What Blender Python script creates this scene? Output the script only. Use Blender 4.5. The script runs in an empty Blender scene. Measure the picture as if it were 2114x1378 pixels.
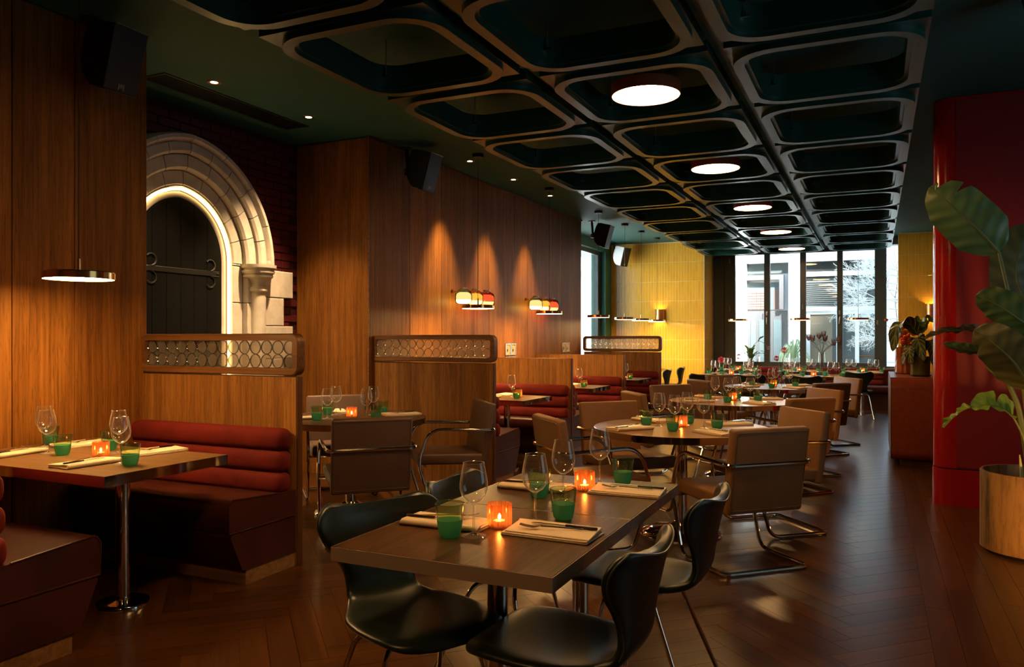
import bpy, bmesh, math, random
from mathutils import Vector, Matrix, Euler
random.seed(7)
PI = math.pi
S = bpy.context.scene
C = S.collection

# ------------------------------------------------------------------ camera, sky, sun, exposure
cam = bpy.data.objects.new('camera', bpy.data.cameras.new('camera'))
C.objects.link(cam)
cam.location = (0, 0, 1.36)
cam.rotation_euler = (PI / 2, 0, math.radians(25))
cam.data.sensor_width = 36
cam.data.lens = 1611 / 2114 * 36
cam.data.shift_y = 8 / 2114
cam.data.clip_start = 0.05
cam.data.clip_end = 200
S.camera = cam
S.view_settings.view_transform = 'Standard'
S.view_settings.look = 'None'
S.view_settings.gamma = 1
S.view_settings.use_curve_mapping = False
S.view_settings.exposure = 0.78
S.cycles.max_bounces = 7
S.cycles.diffuse_bounces = 4
S.cycles.glossy_bounces = 4
S.cycles.transmission_bounces = 4
S.cycles.transparent_max_bounces = 24
S.cycles.sample_clamp_indirect = 4
S.cycles.caustics_reflective = False
S.cycles.caustics_refractive = False
S.cycles.use_denoising = True
try:
    S.cycles.denoiser = 'OPENIMAGEDENOISE'
except Exception:
    pass

W = bpy.data.worlds.new('world')
S.world = W
W.use_nodes = True
wn = W.node_tree
bg = wn.nodes['Background']
bg.inputs[0].default_value = (0.48, 0.75, 1.0, 1)
bg.inputs[1].default_value = 1.9

sun = bpy.data.objects.new('sun', bpy.data.lights.new('sun', 'SUN'))
C.objects.link(sun)
sun.data.energy = 36.0
sun.data.angle = math.radians(6)
sun.data.color = (1, 0.96, 0.9)
sun.rotation_euler = Euler((math.radians(50), 0, math.radians(38)))   # high, from behind the restaurant, on the opposite facade

# ------------------------------------------------------------------ helpers
def rect_path(w, d, r, n=5, cx=0, cy=0):
    """rounded rectangle outline, counter-clockwise"""
    pts = []
    for (sx, sy, a0) in ((1, 1, 0), (-1, 1, 90), (-1, -1, 180), (1, -1, 270)):
        for k in range(n + 1):
            a = math.radians(a0 + 90 * k / n)
            pts.append((cx + sx * (w / 2 - r) + r * math.cos(a), cy + sy * (d / 2 - r) + r * math.sin(a)))
    return pts

def fillet(pts, rad, n=5, closed=False):
    """round the corners of a 3D polyline"""
    P = [Vector(p) for p in pts]
    out = []
    m = len(P)
    for i, p in enumerate(P):
        r = rad[i] if isinstance(rad, (list, tuple)) else rad
        if (not closed and i in (0, m - 1)) or r <= 0:
            out.append(p)
            continue
        a = (P[i - 1] - p); b = (P[(i + 1) % m] - p)
        la, lb = a.length, b.length
        a.normalize(); b.normalize()
        ang = a.angle(b)
        if ang > 3.1:
            out.append(p); continue
        t = min(r / math.tan(ang / 2), la * 0.49, lb * 0.49)
        rr = t * math.tan(ang / 2)
        cdir = (a + b).normalized()
        c = p + cdir * (rr / math.sin(ang / 2))
        s, e = p + a * t - c, p + b * t - c
        tot = s.angle(e)
        ax = s.cross(e).normalized()
        for k in range(n + 1):
            out.append(c + Matrix.Rotation(tot * k / n, 3, ax) @ s)
    return out

class MB:
    def __init__(self):
        self.v = []; self.f = []; self.uv = None
    def add(self, vs, fs, M=None):
        o = len(self.v)
        self.v += [tuple(M @ Vector(p)) if M is not None else tuple(p) for p in vs]
        self.f += [tuple(o + i for i in f) for f in fs]
        return self
    def box(self, cx, cy, cz, sx, sy, sz, M=None):
        x, y, z = sx / 2, sy / 2, sz / 2
        vs = [(cx + a * x, cy + b * y, cz + c * z) for a in (-1, 1) for b in (-1, 1) for c in (-1, 1)]
        fs = [(0, 1, 3, 2), (4, 6, 7, 5), (0, 4, 5, 1), (2, 3, 7, 6), (0, 2, 6, 4), (1, 5, 7, 3)]
        return self.add(vs, fs, M)
    def span(self, x0, x1, y0, y1, z0, z1, M=None):
        return self.box((x0 + x1) / 2, (y0 + y1) / 2, (z0 + z1) / 2, abs(x1 - x0), abs(y1 - y0), abs(z1 - z0), M)
    def rbox(self, cx, cy, cz, sx, sy, sz, r, seg=3, M=None):
        bm = bmesh.new()
        bmesh.ops.create_cube(bm, size=1)
        for v in bm.verts:
            v.co = Vector((v.co.x * sx, v.co.y * sy, v.co.z * sz))
        bmesh.ops.bevel(bm, geom=bm.edges[:], offset=r, segments=seg, profile=0.5, affect='EDGES')
        bm.verts.index_update()
        vs = [(v.co.x + cx, v.co.y + cy, v.co.z + cz) for v in bm.verts]
        fs = [tuple(v.index for v in f.verts) for f in bm.faces]
        bm.free()
        return self.add(vs, fs, M)
    def lathe(self, prof, n=20, c=(0, 0, 0), M=None):
        vs = []; fs = []; ring = []
        for (r, z) in prof:
            if r < 1e-6:
                ring.append([len(vs)]); vs.append((c[0], c[1], c[2] + z))
            else:
                ring.append(list(range(len(vs), len(vs) + n)))
                vs += [(c[0] + r * math.cos(2 * PI * k / n), c[1] + r * math.sin(2 * PI * k / n), c[2] + z) for k in range(n)]
        for a, b in zip(ring, ring[1:]):
            if len(a) == 1 and len(b) == 1: continue
            for k in range(n):
                k2 = (k + 1) % n
                if len(a) == 1: fs.append((a[0], b[k2], b[k]))
                elif len(b) == 1: fs.append((a[k], a[k2], b[0]))
                else: fs.append((a[k], a[k2], b[k2], b[k]))
        return self.add(vs, fs, M)
    def tube(self, path, r, n=8, closed=False, M=None, flat=None):
        P = [Vector(p) for p in path]
        m = len(P)
        T = []
        for i in range(m):
            a = P[(i - 1) % m] if (closed or i) else P[0]
            b = P[(i + 1) % m] if (closed or i < m - 1) else P[-1]
            t = b - a
            T.append(t.normalized() if t.length > 1e-9 else Vector((0, 0, 1)))
        up = Vector((0, 0, 1)) if abs(T[0].z) < 0.9 else Vector((1, 0, 0))
        nrm = (up - T[0] * up.dot(T[0])).normalized()
        vs = []; fs = []
        for i in range(m):
            if i:
                ax = T[i - 1].cross(T[i])
                if ax.length > 1e-7:
                    nrm = Matrix.Rotation(T[i - 1].angle(T[i]), 3, ax.normalized()) @ nrm
                nrm = (nrm - T[i] * nrm.dot(T[i])).normalized()
            bn = T[i].cross(nrm)
            rr = r(i / max(1, m - 1)) if callable(r) else r
            for k in range(n):
                a = 2 * PI * k / n
                vs.append(P[i] + nrm * (rr * math.cos(a)) + bn * (rr * math.sin(a)))
        for i in range(m if closed else m - 1):
            j = (i + 1) % m
            for k in range(n):
                k2 = (k + 1) % n
                fs.append((i * n + k, i * n + k2, j * n + k2, j * n + k))
        if not closed:
            fs.append(tuple(range(n - 1, -1, -1)))
            fs.append(tuple((m - 1) * n + k for k in range(n)))
        return self.add(vs, fs, M)
    def prism(self, poly, h0, h1, axis='z', M=None):
        """extrude a 2D outline; axis z: (x,y), axis x: (y,z), axis y: (x,z)"""
        def p3(p, h):
            return (p[0], p[1], h) if axis == 'z' else ((h, p[0], p[1]) if axis == 'x' else (p[0], h, p[1]))
        n = len(poly)
        vs = [p3(p, h0) for p in poly] + [p3(p, h1) for p in poly]
        fs = [tuple(range(n - 1, -1, -1)), tuple(range(n, 2 * n))]
        fs += [(k, (k + 1) % n, n + (k + 1) % n, n + k) for k in range(n)]
        return self.add(vs, fs, M)
    def loops(self, rings, closed=True, M=None):
        """skin through a list of equal-length closed outlines (list of 3D points); closed joins last to first"""
        n = len(rings[0])
        vs = [p for r in rings for p in r]
        fs = []
        m = len(rings)
        for i in range(m if closed else m - 1):
            j = (i + 1) % m
            for k in range(n):
                k2 = (k + 1) % n
                fs.append((i * n + k, i * n + k2, j * n + k2, j * n + k))
        return self.add(vs, fs, M)
    def grid(self, rows, M=None):
        nc = len(rows[0])
        vs = [p for r in rows for p in r]
        fs = [(i * nc + k, i * nc + k + 1, (i + 1) * nc + k + 1, (i + 1) * nc + k) for i in range(len(rows) - 1) for k in range(nc - 1)]
        return self.add(vs, fs, M)
    def mesh(self, name, m=None, smooth=True, ang=38, fix=True):
        me = bpy.data.meshes.new(name)
        me.from_pydata(self.v, [], self.f)
        if fix:
            bm = bmesh.new(); bm.from_mesh(me)
            bmesh.ops.recalc_face_normals(bm, faces=bm.faces[:])
            bm.to_mesh(me); bm.free()
        if smooth:
            me.shade_smooth()
            me.set_sharp_from_angle(angle=math.radians(ang))
        if m is not None:
            me.materials.append(m)
        return me
    def build(self, name, m, parent=None, smooth=True, ang=38, fix=True):
        o = bpy.data.objects.new(name, self.mesh(name, m, smooth, ang, fix))
        C.objects.link(o)
        if parent is not None:
            o.parent = parent
        return o

def link(name, me, parent=None, loc=(0, 0, 0), rz=0, rot=None):
    o = bpy.data.objects.new(name, me)
    C.objects.link(o)
    o.location = loc
    o.rotation_euler = rot if rot is not None else (0, 0, rz)
    if parent is not None: o.parent = parent
    return o

def tag(o, label=None, cat=None, group=None, kind=None):
    if label: o['label'] = label
    if cat: o['category'] = cat
    if group: o['group'] = group
    if kind: o['kind'] = kind
    return o

def thing(name, label, cat, loc=(0, 0, 0), rz=0, group=None):
    o = bpy.data.objects.new(name, None)
    C.objects.link(o)
    o.empty_display_size = 0.05
    o.location = loc; o.rotation_euler = (0, 0, rz)
    return tag(o, label, cat, group)

def structure(o):
    o['kind'] = 'structure'; return o

def dup(root, loc=None, rz=None, label=None, group=None, rot=None):
    kids = {}
    def rec(o, par):
        c = o.copy(); C.objects.link(c)
        if par is not None: c.parent = par
        for ch in list(o.children): rec(ch, c)
        return c
    r = rec(root, None)
    if loc is not None: r.location = loc
    if rot is not None: r.rotation_euler = rot
    elif rz is not None: r.rotation_euler = (0, 0, rz)
    if label: r['label'] = label
    if group: r['group'] = group
    return r

# ------------------------------------------------------------------ materials
def base_mat(name, col=(0.5, 0.5, 0.5), rough=0.5, metal=0.0, **kw):
    m = bpy.data.materials.new(name)
    m.use_nodes = True
    p = m.node_tree.nodes['Principled BSDF']
    p.inputs['Base Color'].default_value = (*col, 1)
    p.inputs['Roughness'].default_value = rough
    p.inputs['Metallic'].default_value = metal
    for k, v in kw.items():
        p.inputs[k].default_value = v
    return m, m.node_tree, p

def nd(nt, t, **kw):
    n = nt.nodes.new(t)
    for k, v in kw.items():
        if k.startswith('i_'):
            key = k[2:]
            n.inputs[int(key) if key.isdigit() else key].default_value = v
        else:
            setattr(n, k, v)
    return n

def ramp(nt, fac, stops):
    r = nt.nodes.new('ShaderNodeValToRGB')
    el = r.color_ramp.elements
    while len(el) < len(stops): el.new(0.5)
    for e, (p, c) in zip(el, stops):
        e.position = p; e.color = (*c, 1)
    nt.links.new(fac, r.inputs[0])
    return r.outputs[0]

def coords(nt, scale=(1, 1, 1), src='Object', rnd=True):
    tc = nt.nodes.new('ShaderNodeTexCoord')
    mp = nt.nodes.new('ShaderNodeMapping')
    mp.inputs['Scale'].default_value = scale
    out = tc.outputs[src]
    if rnd:
        oi = nt.nodes.new('ShaderNodeObjectInfo')
        mul = nd(nt, 'ShaderNodeMath', operation='MULTIPLY', i_1=37.0)
        nt.links.new(oi.outputs['Random'], mul.inputs[0])
        ad = nd(nt, 'ShaderNodeVectorMath', operation='ADD')
        nt.links.new(out, ad.inputs[0]); nt.links.new(mul.outputs[0], ad.inputs[1])
        out = ad.outputs[0]
    nt.links.new(out, mp.inputs[0])
    return mp.outputs[0]

def bump(nt, p, h, strength=0.2, dist=0.002):
    b = nd(nt, 'ShaderNodeBump')
    b.inputs['Strength'].default_value = strength
    b.inputs['Distance'].default_value = dist
    nt.links.new(h, b.inputs['Height'])
    nt.links.new(b.outputs[0], p.inputs['Normal'])

def wood(name, dark, light, axis='z', scale=1.0, rough=0.4, vary=0.35, src='Object', rnd=True, coat=0.0, island=False, bmp=0.25, spec=0.5, pores=0.0):
    m, nt, p = base_mat(name, light, rough)
    p.inputs['Specular IOR Level'].default_value = spec
    lo, hi = 1.1 * scale, 46 * scale
    sc = {'z': (hi, hi, lo), 'x': (lo, hi, hi), 'y': (hi, lo, hi)}[axis]
    co = coords(nt, sc, src, rnd)
    n1 = nd(nt, 'ShaderNodeTexNoise', i_Scale=1.0, i_Detail=5.0, i_Roughness=0.62, i_Distortion=0.35)
    nt.links.new(co, n1.inputs['Vector'])
    sc2 = tuple(s * (0.16 if s > 5 else 0.5) for s in sc)
    co2 = coords(nt, sc2, src, rnd)
    n2 = nd(nt, 'ShaderNodeTexNoise', i_Scale=1.0, i_Detail=3.0, i_Roughness=0.5, i_Distortion=1.2)
    nt.links.new(co2, n2.inputs['Vector'])
    mx = nd(nt, 'ShaderNodeMix', data_type='FLOAT', i_0=0.42)
    nt.links.new(n1.outputs[0], mx.inputs[2]); nt.links.new(n2.outputs[0], mx.inputs[3])
    mid = tuple((a + b) / 2 for a, b in zip(dark, light))
    col = ramp(nt, mx.outputs[0], [(0.34, dark), (0.5, mid), (0.64, light)])
    if pores:
        n3 = nd(nt, 'ShaderNodeTexNoise', i_Scale=1.0, i_Detail=2.0, i_Roughness=0.5, i_Distortion=0.6)
        nt.links.new(coords(nt, tuple(s * (3.0 if s > 5 else 7.0) for s in sc), src, rnd), n3.inputs['Vector'])
        pr_ = ramp(nt, n3.outputs[0], [(0.36, (0.35, 0.33, 0.3)), (0.46, (1, 1, 1))])
        mm = nd(nt, 'ShaderNodeMix', data_type='RGBA', blend_type='MULTIPLY', i_0=pores)
        nt.links.new(col, mm.inputs[6]); nt.links.new(pr_, mm.inputs[7]); col = mm.outputs[2]
    oi = nt.nodes.new('ShaderNodeObjectInfo')
    rv = oi.outputs['Random']
    if island:
        g = nt.nodes.new('ShaderNodeNewGeometry')
        a = nd(nt, 'ShaderNodeMath', operation='ADD'); fr = nd(nt, 'ShaderNodeMath', operation='FRACT')
        nt.links.new(rv, a.inputs[0]); nt.links.new(g.outputs['Random Per Island'], a.inputs[1]); nt.links.new(a.outputs[0], fr.inputs[0])
        rv = fr.outputs[0]
    mr = nd(nt, 'ShaderNodeMapRange', i_3=1 - vary, i_4=1 + vary)
    nt.links.new(rv, mr.inputs[0])
    hs = nt.nodes.new('ShaderNodeHueSaturation')
    nt.links.new(col, hs.inputs['Color']); nt.links.new(mr.outputs[0], hs.inputs['Value'])
    nt.links.new(hs.outputs[0], p.inputs['Base Color'])
    bump(nt, p, n1.outputs[0], bmp, 0.0008)
    if coat: p.inputs['Coat Weight'].default_value = coat; p.inputs['Coat Roughness'].default_value = 0.25
    return m

def noisy(name, c1, c2, scale=40, rough=0.5, bmp=0.15, dist=0.001, detail=4, **kw):
    m, nt, p = base_mat(name, c1, rough, **kw)
    n = nd(nt, 'ShaderNodeTexNoise', i_Scale=scale, i_Detail=detail, i_Roughness=0.6)
    nt.links.new(coords(nt), n.inputs['Vector'])
    nt.links.new(ramp(nt, n.outputs[0], [(0.3, c1), (0.7, c2)]), p.inputs['Base Color'])
    if bmp: bump(nt, p, n.outputs[0], bmp, dist)
    return m

def leather(name, c, rough=0.38, var=0.25, **kw):
    m, nt, p = base_mat(name, c, rough, **kw)
    n = nd(nt, 'ShaderNodeTexNoise', i_Scale=3.5, i_Detail=3.0)
    nt.links.new(coords(nt), n.inputs['Vector'])
    d = tuple(x * (1 - var) for x in c); l = tuple(x * (1 + var) for x in c)
    nt.links.new(ramp(nt, n.outputs[0], [(0.3, d), (0.7, l)]), p.inputs['Base Color'])
    vo = nd(nt, 'ShaderNodeTexVoronoi', i_Scale=420.0)
    nt.links.new(coords(nt), vo.inputs['Vector'])
    bump(nt, p, vo.outputs['Distance'], 0.12, 0.0006)
    return m

def emit(name, col, strength):
    m = bpy.data.materials.new(name); m.use_nodes = True
    nt = m.node_tree; nt.nodes.clear()
    e = nd(nt, 'ShaderNodeEmission', i_0=(*col, 1), i_1=strength)
    o = nt.nodes.new('ShaderNodeOutputMaterial')
    nt.links.new(e.outputs[0], o.inputs[0])
    m.cycles.emission_sampling = 'FRONT_BACK' if strength < 1 else 'AUTO'
    return m

def thin_glass(name, tint=(1, 1, 1), edge=(0.5, 0.5, 0.5), refl=0.06, refl_edge=0.75, rough=0.02, haze=0.0, haze_col=(1, 1, 1), edge_haze=0):
    """thin clear sheet: tinted see-through, mirror glints growing to the rim"""
    m = bpy.data.materials.new(name); m.use_nodes = True
    nt = m.node_tree; nt.nodes.clear()
    lw = nd(nt, 'ShaderNodeLayerWeight', i_Blend=0.35)
    tcol = ramp(nt, lw.outputs['Facing'], [(0.35, tint), (0.95, edge)])
    t = nt.nodes.new('ShaderNodeBsdfTransparent'); nt.links.new(tcol, t.inputs[0])
    g = nd(nt, 'ShaderNodeBsdfGlossy', i_Roughness=rough)
    mr = nd(nt, 'ShaderNodeMapRange', i_1=0.2, i_2=1.0, i_3=refl, i_4=refl_edge)
    nt.links.new(lw.outputs['Facing'], mr.inputs[0])
    mx = nt.nodes.new('ShaderNodeMixShader')
    nt.links.new(mr.outputs[0], mx.inputs[0]); nt.links.new(t.outputs[0], mx.inputs[1]); nt.links.new(g.outputs[0], mx.inputs[2])
    last = mx.outputs[0]
    if haze:
        tr = nd(nt, 'ShaderNodeBsdfTranslucent', i_0=(*haze_col, 1)); df = nd(nt, 'ShaderNodeBsdfDiffuse', i_0=(*haze_col, 1))
        m1 = nd(nt, 'ShaderNodeMixShader', i_0=0.5); nt.links.new(tr.outputs[0], m1.inputs[1]); nt.links.new(df.outputs[0], m1.inputs[2])
        m2 = nd(nt, 'ShaderNodeMixShader', i_0=haze)
        if edge_haze:  # paints bright rim outlines as a pale haze at grazing angles
            mh = nd(nt, 'ShaderNodeMapRange', i_1=0.25, i_2=1.0, i_3=haze, i_4=edge_haze); nt.links.new(lw.outputs['Facing'], mh.inputs[0]); nt.links.new(mh.outputs[0], m2.inputs[0])
        nt.links.new(last, m2.inputs[1]); nt.links.new(m1.outputs[0], m2.inputs[2])
        last = m2.outputs[0]
    o = nt.nodes.new('ShaderNodeOutputMaterial')
    nt.links.new(last, o.inputs[0])
    return m

M = {}
M['wall_wood'] = wood('oak_veneer', (0.125, 0.040, 0.006), (0.32, 0.125, 0.022), 'z', 1.0, 0.46, 0.16, spec=0.16, pores=0.45)
M['part_wood'] = wood('oak_partition', (0.13, 0.047, 0.010), (0.33, 0.145, 0.034), 'z', 1.0, 0.44, 0.12, spec=0.3, pores=0.5)
M['rail_wood'] = wood('oak_rail', (0.07, 0.026, 0.008), (0.20, 0.085, 0.025), 'x', 1.3, 0.4, 0.1)
M['table_wood'] = wood('smoked_oak', (0.034, 0.0145, 0.005), (0.108, 0.047, 0.0165), 'y', 1.1, 0.34, 0.1, bmp=0.7, pores=1.0, spec=0.42)
M['booth_table_wood'] = wood('oak_table', (0.11, 0.052, 0.018), (0.24, 0.125, 0.048), 'x', 1.2, 0.36, 0.1, pores=0.5)
M['round_wood'] = wood('oak_round_table', (0.19, 0.082, 0.021), (0.37, 0.18, 0.052), 'x', 0.9, 0.3, 0.1, pores=0.4)
M['floor_wood'] = wood('oak_floor', (0.029, 0.0098, 0.0018), (0.088, 0.031, 0.0058), 'x', 0.8, 0.28, 0.3, src='UV', island=True, bmp=0.35)
M['plinth_wood'] = wood('oak_plinth', (0.13, 0.06, 0.02), (0.3, 0.15, 0.055), 'x', 1.0, 0.45, 0.1)
M['edge_wood'] = wood('dark_oak_edge', (0.05, 0.018, 0.006), (0.13, 0.05, 0.016), 'z', 1.0, 0.4, 0.1)
M['green_ceiling'] = noisy('green_plaster', (0.0035, 0.064, 0.050), (0.005, 0.086, 0.068), 90, 0.75, 0.1)
M['green_lacquer'] = base_mat('green_lacquer', (0.007, 0.048, 0.034), 0.36, 0, **{'Coat Weight': 0.08, 'Coat Roughness': 0.15, 'Specular IOR Level': 0.36})[0]
M['green_jamb'] = noisy('green_paint', (0.02, 0.12, 0.075), (0.025, 0.14, 0.09), 30, 0.5, 0.02)
M['window_frame'] = base_mat('grey_green_frame', (0.035, 0.045, 0.042), 0.4)[0]
M['brick_paint'] = noisy('maroon_brick', (0.075, 0.008, 0.012), (0.10, 0.012, 0.016), 40, 0.42, 0.4, 0.003)
M['mortar'] = noisy('maroon_mortar', (0.03, 0.0035, 0.005), (0.04, 0.005, 0.007), 40, 0.6, 0.2)
M['stone'] = noisy('pale_limestone', (0.50, 0.44, 0.37), (0.66, 0.60, 0.52), 9, 0.8, 0.25, 0.003, detail=8)
M['stone_joint'] = noisy('lime_mortar', (0.24, 0.2, 0.16), (0.3, 0.26, 0.2), 30, 0.9, 0.1)
M['dark_door'] = wood('black_oak_door', (0.0012, 0.0009, 0.0006), (0.0025, 0.0017, 0.001), 'z', 1, 0.7, 0.2, spec=0.12)
M['iron'] = base_mat('black_iron', (0.002, 0.0018, 0.0015), 0.5, 0.0)[0]
M['yellow_tile'] = noisy('yellow_glaze', (0.76, 0.36, 0.026), (0.86, 0.44, 0.04), 3.0, 0.12, 0.05, 0.0015)
M['tile_end'] = noisy('amber_glaze', (0.42, 0.20, 0.03), (0.52, 0.26, 0.045), 3.0, 0.14, 0.05, 0.0015)
M['grout'] = base_mat('cream_grout', (0.75, 0.60, 0.26), 0.7)[0]
M['red_lacquer'] = noisy('red_lacquer', (0.36, 0.006, 0.007), (0.39, 0.008, 0.009), 2, 0.16, 0.0)
M['red_matt'] = noisy('red_panel', (0.24, 0.006, 0.007), (0.275, 0.008, 0.009), 60, 0.42, 0.05)
M['rust'] = noisy('oxblood_leather_panel', (0.17, 0.030, 0.012), (0.235, 0.046, 0.018), 22, 0.36, 0.08)
M['black'] = base_mat('matt_black', (0.006, 0.006, 0.007), 0.5)[0]
M['dark'] = base_mat('dark_recess', (0.008, 0.009, 0.008), 0.7)[0]
M['grey_metal'] = base_mat('grey_metal', (0.35, 0.34, 0.32), 0.35, 1)[0]
M['chrome'] = base_mat('polished_chrome', (0.78, 0.74, 0.68), 0.07, 1)[0]
M['steel'] = base_mat('polished_bronze_edge', (0.58, 0.43, 0.33), 0.24, 0.6)[0]  # lighter, half matt edge; bright reflections are put into its colour
M['steel_polish'] = base_mat('polished_steel_edge', (0.55, 0.42, 0.32), 0.09, 1)[0]
M['brass'] = base_mat('polished_brass', (0.72, 0.43, 0.16), 0.14, 1)[0]
M['copper'] = base_mat('brushed_copper', (0.55, 0.27, 0.11), 0.3, 1)[0]
M['velvet'] = noisy('wine_velvet', (0.085, 0.0055, 0.004), (0.15, 0.011, 0.008), 5, 0.8, 0.05, 0.002, **{'Specular IOR Level': 0.2, 'Sheen Weight': 0.22, 'Sheen Roughness': 0.4, 'Sheen Tint': (0.9, 0.12, 0.08, 1)})
M['oxblood'] = leather('oxblood_leather', (0.048, 0.011, 0.007), 0.34)
M['taupe'] = leather('taupe_leather', (0.23, 0.113, 0.043), 0.48, 0.1, **{'Specular IOR Level': 0.35})
M['brown_leather'] = leather('brown_leather', (0.12, 0.066, 0.043), 0.42, 0.1)
M['green_leather'] = leather('dark_green_leather', (0.009, 0.016, 0.0115), 0.36, 0.2)
M['piping'] = leather('green_piping', (0.05, 0.07, 0.055), 0.35)
M['napkin'] = noisy('cream_linen', (0.70, 0.55, 0.37), (0.78, 0.63, 0.45), 260, 0.85, 0.15, 0.0006)
M['silver'] = base_mat('polished_cutlery', (0.85, 0.80, 0.72), 0.12, 1)[0]
M['glass'] = thin_glass('clear_wine_glass', (0.97, 0.96, 0.95), (0.6, 0.55, 0.5), 0.10, 0.85, 0.02, 0.02, (0.95, 0.9, 0.85), 0.6)
M['pane'] = thin_glass('window_glass', (0.93, 0.97, 0.97), (0.7, 0.75, 0.75), 0.03, 0.3)
M['green_glass'] = thin_glass('green_tumbler_glass', (0.68, 0.80, 0.52), (0.22, 0.32, 0.16), 0.07, 0.6, 0.02, 0.03, (0.3, 0.5, 0.25), 0.2)
M['green_fill'] = thin_glass('frosted_green_glass', (0.35, 0.65, 0.45), (0.06, 0.22, 0.14), 0.05, 0.25, 0.25, 0.66, (0.13, 0.50, 0.33))
M['amber'] = thin_glass('ribbed_amber_glass', (0.95, 0.46, 0.20), (0.5, 0.12, 0.03), 0.06, 0.4, 0.05, 0.34, (0.80, 0.24, 0.07))
M['screen_glass'] = thin_glass('textured_screen_glass', (0.86, 0.83, 0.79), (0.5, 0.48, 0.45), 0.06, 0.3, 0.3, 0.10, (0.65, 0.62, 0.56))
M['roundel'] = thin_glass('roundel_glass', (0.80, 0.77, 0.72), (0.4, 0.38, 0.35), 0.07, 0.3, 0.3, 0.12, (0.6, 0.57, 0.52))
M['roundel_rim'] = thin_glass('roundel_rim_glass', (0.5, 0.48, 0.44), (0.2, 0.2, 0.18), 0.45, 0.9, 0.06)
M['wax'] = base_mat('candle_wax', (0.85, 0.72, 0.5), 0.5)[0]
M['flame'] = emit('candle_flame', (1, 0.5, 0.15), 200)
M['pendant_light'] = emit('pendant_diffuser', (1, 0.58, 0.20), 60)
M['pendant_dim'] = emit('pendant_diffuser_dim', (1, 0.72, 0.42), 8)
M['disc_light'] = emit('disc_diffuser', (1, 0.54, 0.19), 38)
M['led'] = emit('led_strip', (1, 0.60, 0.19), 7)
M['downlight'] = emit('downlight_lamp', (1, 0.75, 0.45), 14)
M['sconce_glow'] = emit('sconce_diffuser', (1, 0.60, 0.18), 90)
M['white'] = base_mat('white_paint', (0.82, 0.82, 0.82), 0.6)[0]
M['leaf'] = None
# ------------------------------------------------------------------ room shell
CEIL = 3.3
WX = -4.42            # face of the panelled wall
def slab(name, x0, x1, y0, y1, z0, z1, m):
    return structure(MB().span(x0, x1, y0, y1, z0, z1).build(name, m, smooth=False))

floor = slab('floor', -5.6, 3.0, -2.6, 17.0, -0.2, -0.014, M['dark'])
ceiling = slab('ceiling', -5.7, 3.0, -2.6, 17.05, CEIL, CEIL + 0.25, M['green_ceiling'])
slab('wall_back', -5.6, 3.0, -2.8, -2.6, -0.2, CEIL + 0.2, M['wall_wood'])
for nm, y0, y1, z0, z1 in (('wall_right', -2.6, 2.6, -0.2, CEIL + 0.2), ('wall_right_side', 4.8, 17.0, -0.2, CEIL + 0.2), ('wall_right_sill', 2.6, 4.8, -0.2, 0.7), ('wall_right_head', 2.6, 4.8, 2.6, CEIL + 0.2)):  # unseen opening between sill and head, added for cool daylight from this side
    slab(nm, 2.6, 2.8, y0, y1, z0, z1, M['brown_leather'])

# herringbone floor: oak planks, each a piece of its own
PW, PL, GAP = 0.118, 0.708, 0.0016
r2 = math.sqrt(0.5)
def clip_x(poly, xmax):
    out = []
    for a, b in zip(poly, poly[1:] + poly[:1]):
        ia, ib = a[0] <= xmax, b[0] <= xmax
        if ia: out.append(a)
        if ia != ib:
            t = (xmax - a[0]) / (b[0] - a[0])
            out.append((xmax, a[1] + t * (b[1] - a[1])))
    return out
FX = 0.225
planks = []                    # (cx, cy, angle, length, clipped outline or None)
for i in range(-200, 220):
    for j in range(-14, 15):
        for vert in (0, 1):
            ox, oy = i * PW + j * PL, i * PW - j * PL
            if vert: x0, y0, x1, y1 = ox, oy + PW, ox + PW, oy + PW + PL
            else: x0, y0, x1, y1 = ox, oy, ox + PL, oy + PW
            rot = lambda x, y: ((x - y) * r2 - 1.1, (x + y) * r2)
            cx, cy = rot((x0 + x1) / 2, (y0 + y1) / 2)
            if cx < -5.4 or cx > FX + 0.45 or cy < 0.6 or cy > 16.6: continue
            quad = [rot(x0, y0), rot(x1, y0), rot(x1, y1), rot(x0, y1)]
            cl = None
            if max(q[0] for q in quad) > FX:
                cl = clip_x(quad, FX)
                if len(cl) < 3: continue
            planks.append((cx, cy, math.radians(135 if vert else 45), PL, cl))
k = 0
for bx in range(20):           # border boards running with the room
    y = 0.4 + (bx * 0.37) % 0.9
    while y < 16.5:
        L = 1.35
        planks.append((FX + (bx + 0.5) * PW, y + L / 2, PI / 2, L, None))
        y += L
ca, sa = math.cos(math.radians(25)), math.sin(math.radians(25))
def proj(x, y, z=0.0):
    d = -sa * x + ca * y; l = ca * x + sa * y
    return (1057 + 1611 * l / d, 697 - 1611 * (z - 1.36) / d, d) if d > 0.05 else (9e9, 9e9, d)
def plank_mesh(L, outline=None, cx=0, cy=0, a=0):
    mb = MB()
    if outline is None:
        h, w = L / 2 - GAP / 2, PW / 2 - GAP / 2
        poly = [(-h, -w), (h, -w), (h, w), (-h, w)]
    else:
        c, s = math.cos(-a), math.sin(-a)
        poly = [((x - cx) * c - (y - cy) * s, (x - cx) * s + (y - cy) * c) for x, y in outline]
        mx, my = sum(p[0] for p in poly) / len(poly), sum(p[1] for p in poly) / len(poly)
        poly = [(p[0] - (p[0] - mx) * 0.004, p[1] - math.copysign(GAP / 2, p[1] - my)) for p in poly]
    mb.prism(poly, -0.014, 0.0)
    return mb
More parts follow.
